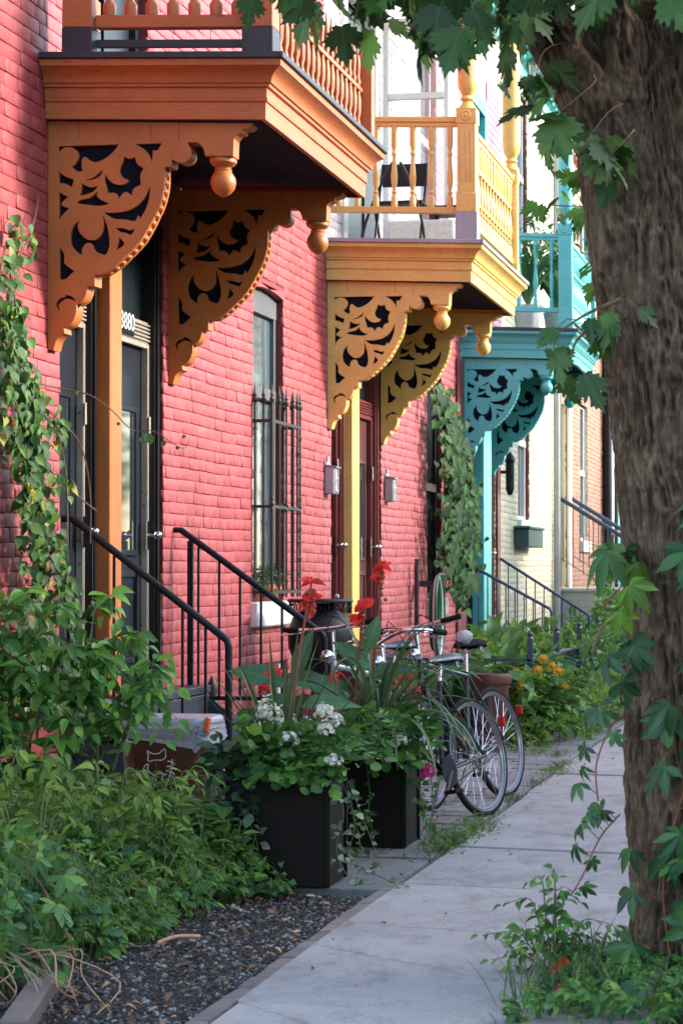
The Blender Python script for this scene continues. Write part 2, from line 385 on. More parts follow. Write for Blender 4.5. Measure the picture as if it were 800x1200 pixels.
FERN = multi(NAR, [(s_*1.1, .36*(1-abs(t-.45)*.9), .2, t) for t in (.1, .25, .4, .55, .7, .82) for s_ in (-1, 1)]+[(0, .25, .2, .85)])
FL5 = multi(RND, [(i*2*math.pi/5, .5, -.25, 0) for i in range(5)])
FL10 = multi(NAR, [(i*2*math.pi/11, .5, .05, 0) for i in range(11)])
def frames(D, U):
    D = D/np.maximum(np.linalg.norm(D, axis=1, keepdims=True), 1e-9)
    X = np.cross(D, U); X /= np.maximum(np.linalg.norm(X, axis=1, keepdims=True), 1e-9); Z = np.cross(X, D)
    return X, D, Z
class LF:
    """collects leaf placements of several shapes, builds one mesh"""
    def __init__(s): s.V = []; s.L = []; s.n = []; s.U = []; s.MI = []; s.o = 0
    def put(s, shape, P, D, U, sc, mi=0):
        P = np.asarray(P, float).reshape(-1, 3); k = len(P)
        if k == 0: return s
        D = np.broadcast_to(np.asarray(D, float), (k, 3)); U = np.broadcast_to(np.asarray(U, float), (k, 3)); sc = np.broadcast_to(np.asarray(sc, float), (k,))
        X, Y, Z = frames(D, U); v, f, u = shape
        ax = rs.uniform(.78, 1.15, (k, 1, 1)); az = rs.uniform(.2, 2.2, (k, 1, 1)); bend = rs.normal(0, .16, (k, 1, 1))
        lx = v[None, :, 0:1]*ax+bend*v[None, :, 1:2]**2
        V = P[:, None, :]+sc[:, None, None]*(lx*X[:, None, :]+v[None, :, 1:2]*Y[:, None, :]+v[None, :, 2:3]*az*Z[:, None, :])
        nv = len(v); s.V.append(V.reshape(-1, 3))
        fl = np.array([i for q in f for i in q]); cnt = np.array([len(q) for q in f])
        s.L.append((fl[None, :]+(np.arange(k)*nv)[:, None]+s.o).ravel()); s.n.append(np.tile(cnt, k))
        s.U.append(np.tile(u[fl], (k, 1))); s.MI.append(np.full(k*len(f), mi)); s.o += k*nv
        return s
    def build(s, name, mats, parent=None, loc=None):
        V = np.concatenate(s.V); L = np.concatenate(s.L); n_ = np.concatenate(s.n); U = np.concatenate(s.U); MI = np.concatenate(s.MI)
        off = Vector(loc) if loc else worldloc(parent)
        V = V-np.array(off)
        me = bpy.data.meshes.new(name); me.vertices.add(len(V)); me.vertices.foreach_set('co', V.ravel())
        me.loops.add(len(L)); me.loops.foreach_set('vertex_index', L.astype(np.int32))
        me.polygons.add(len(n_)); st = np.concatenate([[0], np.cumsum(n_)[:-1]]).astype(np.int32)
        me.polygons.foreach_set('loop_start', st)
        try: me.polygons.foreach_set('loop_total', n_.astype(np.int32))
        except Exception: pass
        me.update(calc_edges=True); me.validate()
        ul = me.uv_layers.new(name='UVMap'); ul.data.foreach_set('uv', U.ravel().astype(np.float32))
        mats = mats if isinstance(mats, (list, tuple)) else [mats]
        for q in mats: me.materials.append(M[q])
        if len(mats) > 1: me.polygons.foreach_set('material_index', MI.astype(np.int32))
        me.shade_smooth()
        o = bpy.data.objects.new(name, me); COL.objects.link(o)
        if parent: o.parent = parent
        elif loc: o.location = loc
        return o
def rv(k, s_=1.): return rs.normal(0, s_, (k, 3))
def strap_blade(mb, p, d, L, w_, droop, mi=0, n_=8, fold=.25):
    """long arching blade as a V-section ribbon"""
    p = Vector(p); d = Vector(d).normalized(); side = d.cross(Vector((0, 0, 1)))
    if side.length < 1e-3: side = Vector((1, 0, 0))
    side.normalize(); vs = []; q = p.copy(); st = L/n_
    for i in range(n_+1):
        t = i/n_; ww = w_*(math.sin(math.pi*min(1, .12+t*.88))**.6)*(1-.0*t) if t < 1 else .001
        nz = side.cross(d)
        for sx in (-1, 0, 1): vs.append(q+side*sx*ww/2+nz*(abs(sx)*ww*fold))
        q = q+d*st; d = (d+Vector((0, 0, -droop*st*(.5+t*1.5)))).normalized()
    fs = []
    for i in range(n_): a = i*3; fs += [(a, a+1, a+4, a+3), (a+1, a+2, a+5, a+4)]
    mb.add(vs, fs, mi)
def walk_leaves(pts, step, rnd_):
    """points and tangents spaced along a polyline"""
    out = []; acc = 0
    for a, b_ in zip(pts[:-1], pts[1:]):
        d = (b_-a); L = d.length
        if L < 1e-9: continue
        t = step-acc
        while t < L:
            out.append((a+d*(t/L), d/L)); t += step*(.8+.4*rnd_.random())
        acc = L-(t-step) if t-step < L else 0
        acc = max(0, min(acc, step*.9))
    return out
# ================================================================== SETTING
g = MB(); 
for i in range(24):
    for j in range(24): pass
g.add([(-60, -40, -.02), (60, -40, -.02), (60, 400, -.02), (-60, 400, -.02)], [(0, 1, 2, 3)])
struct(g.build('ground', 'soil', smooth=False))
def concrete(name, c, crack=True):
    m, n, l, b = new_mat(name)
    t = noise(n, l, 1.3, 6, .65); r = ramp(n, [(.3, scl(c, .78)), (.7, scl(c, 1.12))]); l.new(t.outputs[0], r.inputs[0])
    f = noise(n, l, 140, 3, .8); q = ramp(n, [(.32, (.55,)*3), (.6, (1.,)*3)]); l.new(f.outputs[0], q.inputs[0])
    col = mixc(n, l, 1., r.outputs[0], q.outputs[0], 'MULTIPLY')
    s_ = noise(n, l, 5, 8, .75, stretch=(1.4, .7, 1)); k = ramp(n, [(.48, (1, 1, 1)), (.68, (.55, .53, .50))]); l.new(s_.outputs[0], k.inputs[0])
    col = mixc(n, l, .8, col, k.outputs[0], 'MULTIPLY')
    if crack:
        v = n.new('ShaderNodeTexVoronoi'); v.feature = 'DISTANCE_TO_EDGE'; v.inputs['Scale'].default_value = .55
        co = n.new('ShaderNodeTexCoord'); nz = noise(n, l, 2.5, 5, .7)
        mm = mixc(n, l, .22, co.outputs['Object'], nz.outputs['Color'], 'ADD'); l.new(mm, v.inputs['Vector'])
        kr = ramp(n, [(.0, (.35,)*3), (.006, (1,)*3)]); l.new(v.outputs['Distance'], kr.inputs[0])
        col = mixc(n, l, .55, col, kr.outputs[0], 'MULTIPLY')
    ge = n.new('ShaderNodeNewGeometry'); ri = ramp(n, [(0, (.86,)*3), (1, (1.04,)*3)]); l.new(ge.outputs['Random Per Island'], ri.inputs[0])
    col = mixc(n, l, 1., col, ri.outputs[0], 'MULTIPLY')
    l.new(col, b.inputs['Base Color']); b.inputs['Roughness'].default_value = .85; bump(n, l, b, f.outputs[0], .5, .004); return m
M['walk'] = concrete('sidewalk_concrete', (.40, .38, .35)); M['walk2'] = concrete('old_dark_concrete', (.20, .195, .19))
M['paver'] = concrete('grey_paver', (.25, .24, .23), False); M['edgebrick'] = paint('worn_edging_brick', (.20, .155, .135), .8, .25, island=.3, bmp=.7, fine=40)
sw = MB(); y = 3.2; k = 0
SX0, SX1 = -1.93, -.55
while y < 110:
    d = 1.52; zt = .045+.004*math.sin(k*2.3); tilt = .004*math.sin(k*1.7)
    sl = .022   # cross fall to the kerb
    x0 = SX0+.012*math.sin(k*1.3)
    vs = [(x0, y, -.1), (SX1, y, -.1), (x0, y+d-.012, -.1), (SX1, y+d-.012, -.1), (x0, y, zt+tilt), (SX1, y, zt-sl*1.3+tilt), (x0, y+d-.012, zt-tilt), (SX1, y+d-.012, zt-sl*1.3-tilt)]
    sw.add(vs, [(0, 2, 3, 1), (4, 5, 7, 6), (0, 1, 5, 4), (2, 6, 7, 3), (0, 4, 6, 2), (1, 3, 7, 5)]); y += d; k += 1
struct(sw.build('sidewalk', 'walk', bevel=.006, smooth=False, seg=2))
fw_ = MB(); fw_.box(-3.25, -1.97, 10.62, 11.78, -.1, .035); fw_.box(-3.25, -1.965, 11.80, 13.0, -.1, .042)
struct(fw_.build('entrance_path', 'walk2', bevel=.008, smooth=False, seg=2))
pv = MB(); y = 13.03; row = 0
while y < 27.5:
    x = -1.975; d = .21+.03*rnd.random(); 
    while x > -3.3+(0 if y < 18.5 else .75):
        wd = .28+.16*rnd.random(); z = .03+.008*rnd.random()
        m4 = Matrix.Translation((x-wd/2, y+d/2, z-.05)) @ Euler((rnd.gauss(0, .012), rnd.gauss(0, .012), rnd.gauss(0, .015))).to_matrix().to_4x4()
        pv.mbox(m4, wd-.012, d-.012, .1); x -= wd
    y += d; row += 1
struct(pv.build('paving', 'paver', bevel=.008, smooth=False, seg=2))
eb = MB(); y = 4.0
while y < 10.6:
    eb.mbox(Matrix.Translation((-1.972+rnd.gauss(0, .003), y+.105, .0)) @ Euler((0, rnd.gauss(0, .02), rnd.gauss(0, .02))).to_matrix().to_4x4(), .065, .2, .075+.012*rnd.random()); y += .212
eo = eb.build('brick_edging', 'edgebrick', bevel=.006, smooth=False, seg=2); struct(eo)
# verge, kerb, road to the right of the frame
vg = MB(); vg.box(SX1+.005, 1.15, -5, 110, -.1, .01); struct(vg.build('verge', 'soil', smooth=False))
kb = MB(); y = -5
while y < 110: kb.box(1.155, 1.32, y, y+1.99, -.2, .035); y += 2
struct(kb.build('kerb', 'walk', bevel=.01, smooth=False))
M['asphalt'] = concrete('asphalt', (.06, .06, .062), False)
rd = MB(); rd.add([(1.3, -20, -.012), (9.2, -20, -.012), (9.2, 140, -.012), (1.3, 140, -.012)], [(0, 1, 2, 3)]); struct(rd.build('road', 'asphalt', smooth=False))
# gravel and litter on the bed beside the edging
ico = []
def pebbles(name, k, gen, mats, smin, smax, label, cat, seed, squash=.6):
    r_ = np.random.RandomState(seed)
    base = np.array([(1, 0, 0), (-1, 0, 0), (0, 1, 0), (0, -1, 0), (0, 0, 1), (0, 0, -1), (.6, .6, .5), (-.6, .6, .45), (.6, -.6, .5), (-.6, -.6, .5)])
    fs = [(4, 0, 6), (4, 6, 2), (4, 2, 7), (4, 7, 1), (4, 1, 9), (4, 9, 3), (4, 3, 8), (4, 8, 0), (0, 8, 5), (8, 3, 5), (3, 9, 5), (9, 1, 5), (1, 7, 5), (7, 2, 5), (2, 6, 5), (6, 0, 5)]
    mb = MB()
    for i in range(k):
        x, y, z = gen(r_); s_ = smin+(smax-smin)*r_.rand()**2.5
        q = Euler((r_.rand()*.6, r_.rand()*.6, r_.rand()*6.3)).to_matrix()
        sc = np.array([1, .7+.3*r_.rand(), squash])*s_; jit = 1+r_.normal(0, .12, (10, 3))
        vs = [q @ Vector(p) for p in base*sc*jit]
        mb.add([(p.x+x, p.y+y, p.z+z) for p in vs], fs, r_.randint(len(mats)))
    o = mb.build(name, mats, smooth=False); tag(o, label, cat, kind='stuff'); return o
M['stoneA'] = simple('dark_gravel', (.035, .031, .028), .9); M['stoneB'] = simple('mid_gravel', (.085, .078, .07), .9); M['stoneC'] = simple('pale_gravel', (.26, .25, .23), .9)
def gg(r_):
    y = 6.6+4.0*r_.rand(); x = -2.055-(.95)*r_.rand()**1.2; return x, y, .0+.004*r_.rand()
pebbles('gravel', 15000, gg, ['stoneA', 'stoneA', 'stoneA', 'stoneB', 'stoneB', 'stoneC'], .003, .014, 'dark crushed gravel and soil between the weeds and the brick edging', 'gravel', 5)
lf = LF(); k = 430
P = np.stack([-2.05-rs.rand(k)*.95, 6.8+rs.rand(k)*3.9, .012+.015*rs.rand(k)], 1); D = rv(k); D[:, 2] *= .25
U = rv(k, .3)+np.array([0, 0, 1]); lf.put(OV, P, D, U, .02+.03*rs.rand(k))
k = 160; P = np.stack([-1.95-rs.rand(k)*.5, 10.7+rs.rand(k)*9, .055+.01*rs.rand(k)], 1); lf.put(OV, P, rv(k)*np.array([1, 1, .2]), rv(k, .3)+np.array([0, 0, 1]), .015+.02*rs.rand(k))
k = 60; P = np.stack([-.6-rs.rand(k)*1.3, 8+rs.rand(k)*14, .05+.0*rs.rand(k)], 1); lf.put(OV, P, rv(k)*np.array([1, 1, .15]), rv(k, .2)+np.array([0, 0, 1]), .012+.02*rs.rand(k))
tag(lf.build('leaf_litter', 'litter', loc=(-2.2, 9, 0)), 'scattered dry brown leaves on the gravel and pavement edge', 'leaf litter', kind='stuff')

# ================================================================== BRICK HOUSES
def wall_grid(Y0, Y1, Z0, Z1, ops, X, depth, mb, mi=0, mir=1):
    """mortar plane with openings and reveals"""
    ys = sorted({Y0, Y1, *[o[0] for o in ops], *[o[1] for o in ops]}); zs = sorted({Z0, Z1, *[o[2] for o in ops], *[o[3] for o in ops]})
    for a, b_ in zip(ys[:-1], ys[1:]):
        for c, d in zip(zs[:-1], zs[1:]):
            ym, zm = (a+b_)/2, (c+d)/2
            if any(o[0] < ym < o[1] and o[2] < zm < o[3] for o in ops): continue
            mb.add([(X, a, c), (X, b_, c), (X, b_, d), (X, a, d)], [(0, 1, 2, 3)], mi)
    for (a, b_, c, d) in ops:
        x1 = X-depth
        mb.add([(X, a, c), (X, a, d), (x1, a, d), (x1, a, c)], [(0, 1, 2, 3)], mir)
        mb.add([(X, b_, c), (x1, b_, c), (x1, b_, d), (X, b_, d)], [(0, 1, 2, 3)], mir)
        mb.add([(X, a, d), (X, b_, d), (x1, b_, d), (x1, a, d)], [(0, 1, 2, 3)], mir)
        mb.add([(X, a, c), (x1, a, c), (x1, b_, c), (X, b_, c)], [(0, 1, 2, 3)], mir)
def bricks(Y0, Y1, Z0, Z1, ops, X, seed, rough=1.):
    r_ = np.random.RandomState(seed); B = []
    H_, L_ = .0762, .215; row = 0; z = Z0
    while z < Z1-.02:
        zt = min(z+H_-.0045, Z1); y = Y0-(L_/2 if row % 2 else 0)-.03*r_.rand()
        head = (row % 6 == 5)
        while y < Y1:
            L2 = (.105 if head else L_)*(1+.03*r_.normal())
            segs = [(max(y, Y0), min(y+L2-.0045, Y1))]
            for (a, b_, c, d) in ops:
                if c < (z+zt)/2 < d:
                    ns = []
                    for (p, q) in segs:
                        if q <= a or p >= b_: ns.append((p, q)); continue
                        if p < a: ns.append((p, a))
                        if q > b_: ns.append((b_, q))
                    segs = ns
            for (p, q) in segs:
                if q-p > .02: B.append((p, q, z, zt))
            y += L2
        z += H_; row += 1
    B = np.array(B); k = len(B)
    sag = .004*np.sin(B[:, 0]*1.1)+.0025*np.sin(B[:, 0]*3.7+1)
    jz = r_.normal(0, .0013, k)
    p, q = B[:, 0]+r_.normal(0, .001, k), B[:, 1]+r_.normal(0, .001, k); c, d = B[:, 2]+sag+jz, B[:, 3]+sag+jz
    xf = X+r_.normal(0, .0018*rough, k); e = .0035
    def quad(x, i): return [np.stack([x, p+i, c+i], 1), np.stack([x, q-i, c+i], 1), np.stack([x, q-i, d-i], 1), np.stack([x, p+i, d-i], 1)]
    xo = xf-.0016; xb = np.full(k, X-.02)
    V = np.stack(quad(xf, e)+quad(xo, 0)+quad(xb, 0), 1)   # k,12,3
    V[:, 0:4] += r_.normal(0, .0007*rough, (k, 4, 3))
    fs = [(0, 1, 2, 3)]
    for i in range(4):
        j = (i+1) % 4; fs += [(4+i, 4+j, j, i), (8+i, 8+j, 4+j, 4+i)]
    F = (np.array(fs)[None]+(np.arange(k)*12)[:, None, None]).reshape(-1, 4)
    return V.reshape(-1, 3), F
def brick_part(name, mat, parent, Y0, Y1, Z0, Z1, ops, seed, mortar, reveal, X=W, depth=.11, rough=1.):
    V, F = bricks(Y0, Y1, Z0, Z1, ops, X, seed, rough)
    off = worldloc(parent); V = V-np.array(off)
    mb = MB(); wall_grid(Y0, Y1, Z0, Z1, ops, X-.007, depth, mb, 0, 1)
    g0 = len(V); mv = np.array(mb.v)-np.array(off)
    me = bpy.data.meshes.new(name)
    AV = np.concatenate([V, mv]); FF = np.concatenate([F, np.array(mb.f)+g0])
    me.vertices.add(len(AV)); me.vertices.foreach_set('co', AV.ravel()); me.loops.add(FF.size); me.loops.foreach_set('vertex_index', FF.ravel().astype(np.int32))
    me.polygons.add(len(FF)); me.polygons.foreach_set('loop_start', (np.arange(len(FF))*4).astype(np.int32)); me.update(calc_edges=True); me.validate()
    for q in (mat, mortar, reveal): me.materials.append(M[q])
    mi = np.concatenate([np.zeros(len(F)), 1+np.array(mb.m)]).astype(np.int32); me.polygons.foreach_set('material_index', mi)
    o = bpy.data.objects.new(name, me); COL.objects.link(o); o.parent = parent; return o
# ---------------------------------------------------------------- carved bracket (one mesh), local: x out from wall, z down from 0, y thickness
Q = .001165
def q2(P, x0=25, y0=28): return [((p[0]-x0)*Q, -(p[1]-y0)*Q)+tuple(p[2:]) for p in P]
C = 1
arc_front = [(585, 232), (582, 320), (563, 400), (530, 472), (500, 530), (462, 588), (400, 652), (345, 703), (290, 738)]
arc_inset = [(p[0]-13*math.cos(i*.17), p[1]-13*math.sin(i*.17)) for i, p in enumerate(arc_front)]
beam = [(25, 28, C), (1003, 28, C), (990, 45), (960, 52), (955, 68), (935, 74), (915, 96, C), (912, 177, C), (782, 177, C), (775, 150), (760, 127), (745, 116, C), (690, 116, C)]
knob = [(706, 140), (713, 168), (703, 196), (675, 212), (645, 207), (622, 192, C), (618, 230, C)]
low = [(250, 740, C), (250, 794, C), (214, 796, C), (208, 832), (192, 862), (168, 880, C), (160, 884, C), (160, 915), (150, 950), (130, 980), (100, 995, C), (104, 1020, C), (82, 1032), (62, 1056), (50, 1100, C), (25, 1098, C)]
holes = [
 [(72, 143, C), (370, 130, C), (340, 168), (300, 200), (255, 218), (222, 208), (202, 194), (189, 206), (187, 235), (190, 258), (165, 262), (135, 240, C), (155, 222), (169, 190), (158, 163), (130, 150), (98, 153), (74, 178, C)],
 [(435, 128, C), (577, 122, C), (553, 160, C), (532, 160, C), (528, 222, C), (510, 180), (478, 148)],
 [(74, 260, C), (108, 285), (150, 298, C), (144, 322), (138, 338, C), (108, 322), (74, 317, C)],
 [(75, 355, C), (100, 372), (125, 380, C), (103, 397), (90, 420), (130, 434, C), (98, 462), (75, 500, C)],
 [(198, 300, C), (240, 288), (292, 246, C), (280, 278), (250, 297), (215, 304)],
 [(182, 308, C), (202, 324), (240, 333), (270, 320, C), (250, 350), (215, 368), (174, 377, C), (184, 345)],
 [(270, 343, C), (262, 372), (284, 392), (325, 409, C), (285, 421), (235, 420), (160, 412, C), (176, 394), (220, 384), (245, 367)],
 [(390, 185, C), (415, 197), (445, 187, C), (457, 222), (488, 240, C), (472, 275), (475, 320, C), (440, 338), (430, 373, C), (396, 355), (365, 392, C), (350, 362), (310, 362, C), (304, 330), (296, 300), (300, 265, C), (320, 298), (355, 318), (395, 315), (412, 298, C), (382, 285), (368, 250), (384, 215)],
 [(520, 315, C), (515, 380), (497, 435), (470, 482, C), (460, 465, C), (443, 490), (400, 484), (340, 480), (288, 449, C), (360, 448), (430, 430), (485, 385)],
 [(185, 485, C), (147, 515), (130, 568), (142, 620), (190, 658, C), (192, 622), (210, 599), (235, 601), (252, 635), (300, 652, C), (313, 638), (324, 600), (318, 540), (302, 485), (284, 454, C), (292, 500), (284, 548), (254, 577), (215, 577), (181, 550), (169, 515)],
 [(350, 522, C), (385, 520), (420, 530), (449, 519, C), (427, 554), (400, 546), (370, 540)],
 [(368, 560, C), (397, 592, C), (386, 608), (350, 632, C), (362, 596)],
 [(78, 615, C), (104, 650), (106, 693), (155, 728, C), (130, 750), (110, 768), (78, 772, C)],
 [(98, 836, C), (140, 846), (168, 875, C), (122, 860), (92, 873), (77, 892), (88, 919, C), (67, 906), (62, 880), (80, 858), (107, 848)],
]
def outline(arc): return spline(q2(beam+knob+[(*arc[0], C)]+arc[1:-1]+[(*arc[-1], C)]+low), 4)
_hl = [spline(q2(h), 4) for h in holes]
_plate = fill([outline(arc_front)]+_hl, .026, .0025); _core = fill([outline(arc_inset)], .08)
_back = fill([outline(arc_front)], .024)
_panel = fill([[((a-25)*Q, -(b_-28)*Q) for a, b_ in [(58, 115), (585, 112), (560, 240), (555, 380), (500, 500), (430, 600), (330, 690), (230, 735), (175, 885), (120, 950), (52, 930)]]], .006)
def bracket_mb():
    mb = MB()
    def T(y): return Matrix(((1, 0, 0, 0), (0, 0, -1, y), (0, 1, 0, 0), (0, 0, 0, 1)))
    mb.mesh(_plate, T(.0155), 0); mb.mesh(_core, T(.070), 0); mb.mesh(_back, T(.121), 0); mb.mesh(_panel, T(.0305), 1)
    pts = [Vector(((a-25)*Q, 0, -(b_-28)*Q)) for a, b_ in spline([p for p in arc_inset], 8, False)]
    L = sum((b_-a).length for a, b_ in zip(pts[:-1], pts[1:])); nb = 15; acc = 0; nxt = L/nb*.6
    for a, b_ in zip(pts[:-1], pts[1:]):
        d = (b_-a).length
        while acc+d > nxt:
            p = a.lerp(b_, (nxt-acc)/d); mb.sphere((p.x+.006, .070, p.z-.004), .019, 10, 0, (1, 1.5, 1)); nxt += L/nb
        acc += d
    # pendant hanging from the beam's block
    px_ = (852-25)*Q; z0 = -(177-28)*Q
    prof = [(0.001, 0), (.062, 0), (.074, -.012), (.074, -.028), (.06, -.045), (.044, -.052), (.042, -.062), (.048, -.066), (.046, -.078), (.052, -.088), (.066, -.11), (.070, -.138), (.063, -.168), (.042, -.195), (.014, -.212), (.001, -.216)]
    mb.lathe(prof, (px_, .07, z0), 20, 0)
    # board seams as slim grooves standing for joints
    for xs in (170, 520, 655): mb.box((xs-25)*Q-.0012, (xs-25)*Q+.0012, -.0002, .02, -(112-28)*Q, -.004, 1)
    return mb
BR = {}
def bracket(parent, Yf, col, drop=0.):
    mb = bracket_mb()
    if col not in BR: BR[col] = 1
    mb.v = [(v[0]+W+.002, v[1]+Yf, v[2]+3.895) for v in mb.v]
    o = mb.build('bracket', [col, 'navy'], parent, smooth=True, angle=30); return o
# turned shapes
def baluster_prof(h, w_=.026):
    return [(w_, 0), (w_, .12*h), (w_*.55, .15*h), (w_*.9, .18*h), (w_*.5, .21*h), (w_*.95, .30*h), (w_*1.05, .38*h), (w_*.75, .5*h), (w_*.5, .62*h), (w_*.9, .66*h), (w_*.5, .70*h), (w_*.95, .76*h), (w_*.95, 1.*h)]
def post_upper(mb, x, y, z0, z1, r):
    """turned veranda post above the rail"""
    h = z1-z0
    mb.lathe([(r*.95, 0), (r*.8, .02), (r*.5, .06), (r*.75, .08), (r*.55, .11), (r*.8, .15), (r*.95, .18), (r, .25), (r*1., h*.5), (r*.92, h*.85), (r*.6, h*.9), (r*.8, h*.93), (r, h)], (x, y, z0), 18)
def sweep_rect(mb, prof, Xw, Xo, Yn, Yf, mi=0):
    """profile (offset, z) swept round the three free sides"""
    rows = []
    for (o, z) in prof: rows.append([(Xw, Yn-o, z), (Xo+o, Yn-o, z), (Xo+o, Yf+o, z), (Xw, Yf+o, z)])
    k = len(prof)
    # tesselate sides for gentle weathering
    vs = [p for r_ in rows for p in r_]; fs = []
    for i in range(k-1):
        for j in range(3): a = i*4+j; fs.append((a, a+1, a+5, a+4))
    return mb.add(vs, fs, mi)
def canopy(parent, Yc, col, fcol, lipcol, label=None):
    """first-floor balcony over the doors with fascia, soffit and two brackets"""
    Yn, Yf, Xo = Yc-.06, Yc+2.72, -2.97
    deck = MB(); deck.box(W+.003, Xo+.10, Yn-.10, Yf+.10, 4.15, 4.172); deck.box(W+.003, Xo-.02, Yn+.02, Yf-.02, 4.10, 4.15)
    o = deck.build('balcony', lipcol, parent, bevel=.004, smooth=False)
    if label: o['label'] = label
    f = MB()
    prof = [(-.03, 3.845), (0, 3.845), (.002, 3.935), (.012, 3.94), (.014, 3.955), (.008, 3.962), (.010, 4.01), (.026, 4.015), (.028, 4.03), (.040, 4.035), (.045, 4.06), (.062, 4.085), (.088, 4.105), (.105, 4.115), (.108, 4.148), (.0, 4.149)]
    sweep_rect(f, prof, W+.003, Xo, Yn, Yf); f.build('fascia', fcol, o, smooth=True, angle=28)
    ib = MB(); ib.box(Xo-.03, Xo-.008, Yn+.03, Yf-.03, 3.85, 3.9); ib.build('inner_trim', 'navy', o, smooth=False)
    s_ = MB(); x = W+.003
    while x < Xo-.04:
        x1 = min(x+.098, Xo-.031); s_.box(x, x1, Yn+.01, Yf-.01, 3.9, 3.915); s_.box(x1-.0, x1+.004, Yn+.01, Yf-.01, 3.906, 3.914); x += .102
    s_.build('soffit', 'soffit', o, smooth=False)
    lip = MB(); lip.box(Xo+.101, Xo+.125, Yn-.125, Yf+.125, 4.150, 4.185); lip.box(W+.003, Xo+.101, Yn-.125, Yn-.101, 4.150, 4.185); lip.box(W+.003, Xo+.101, Yf+.101, Yf+.125, 4.150, 4.185)
    lip.build('drip_edge', lipcol, o, bevel=.004, smooth=False)
    bracket(o, Yc, col); bracket(o, Yc+2.42, col)
    return o, Yn, Yf, Xo
def rail_side(o, p0, p1, z0, z1, col, nb, style='turned', skip=None):
    """rails between two points (same X or same Y) with each baluster its own mesh"""
    p0, p1 = Vector((*p0, 0)), Vector((*p1, 0)); d = (p1-p0).normalized()
    r = MB(); r.bar(p0+Vector((0, 0, z0)), p1+Vector((0, 0, z0)), .055, .055); 
    r.build('lower_rail', col, o, bevel=.005, smooth=False); r = MB(); r.bar(p0+Vector((0, 0, z1)), p1+Vector((0, 0, z1)), .075, .045); r.bar(p0+Vector((0, 0, z1-.04)), p1+Vector((0, 0, z1-.04)), .045, .04)
    r.build('rail', col, o, bevel=.005, smooth=False)
    L = (p1-p0).length
    for i in range(nb):
        q = p0+d*(L*(i+.5)/nb); b_ = MB(); b_.lathe(baluster_prof(z1-z0-.085, .027), (q.x, q.y, z0+.027), 10); b_.build('baluster', col, o)
def newel(o, x, y, z0, z1, col, w_=.085, cap=True):
    p = MB(); h = w_; p.box(x-h, x+h, y-h, y+h, z0, z0+.16); p.box(x-h*.9, x+h*.9, y-h*.9, y+h*.9, z0+.16, z1)
    p.box(x-h, x+h, y-h, y+h, z1-.10, z1+.03)
    for s_ in (-.5, 0, .5): p.box(x+h*s_-.006, x+h*s_+.006, y-h*.9-.006, y-h*.9+.001, z0+.25, z1-.16)
    p.lathe([(.04, 0), (.04, .008), (.028, .012), (.022, .006), (.012, .014), (.001, .014)], (x, 0, 0), 14) if False else None
    vs = []
    rr = MB(); rr.lathe([(.045, 0), (.045, -.010), (.034, -.014), (.028, -.006), (.016, -.014), (.001, -.016)], (x, y-h, z1-.035), 14, axis='y'); p.add(rr.v, rr.f)
    p.build('newel_post', col, o, bevel=.004, smooth=True)
def house(name, label, Y0, Y1, ops, mats, seed, H_=8.5, rough=1., splits=None):
    h = thing(name, label, 'house', (W, (Y0+Y1)/2, 0), 'row houses on the left of the street')
    if splits:
        zs, up, upm = splits
        brick_part('wall', mats[0], h, Y0, Y1-.004, 0, zs, [o_ for o_ in ops if o_[2] < zs], seed, mats[1], mats[2], rough=rough); brick_part('upper_wall', up, h, Y0, Y1-.004, zs, H_, [o_ for o_ in ops if o_[2] >= zs], seed+40, upm, upm, rough=.6)
    else: brick_part('wall', mats[0], h, Y0, Y1-.004, 0, H_, ops, seed, mats[1], mats[2], rough=rough)
    b_ = MB(); b_.box(-12.5, W-.45, Y0+.02, Y1-.02, -.1, H_-.05); b_.build('building_body', mats[1], h, smooth=False)
    r_ = MB(); r_.box(-12.6, W+.02, Y0, Y1-.003, H_+.002, H_+.12); r_.build('roof', 'asph', h, smooth=False)
    f = MB(); f.box(W+.004, W+.035, Y0, Y1-.006, -.1, .40); f.box(W+.002, W+.03, Y0, Y1-.01, .402, .43); f.build('foundation', 'stone', h, bevel=.01, smooth=False)
    return h
def cornice(h, Y0, Y1, z, mat):
    c = MB(); prof = [(0, z-.55), (.03, z-.55), (.03, z-.4), (.1, z-.36), (.14, z-.2), (.30, z-.12), (.34, z-.02), (.34, z+.05), (0, z+.06)]
    vs = []; 
    for (o, zz) in prof: vs += [(W+.003+o, Y0, zz), (W+.003+o, Y1, zz)]
    k = len(prof); fs = [(2*i, 2*i+2, 2*i+3, 2*i+1) for i in range(k-1)]+[tuple(range(0, 2*k, 2)), tuple(range(2*k-1, 0, -2))]
    c.add(vs, fs); y = Y0+.2
    while y < Y1-.15: c.box(W+.03, W+.26, y, y+.08, z-.36, z-.14); y += .38
    c.build('cornice', mat, h, smooth=False)
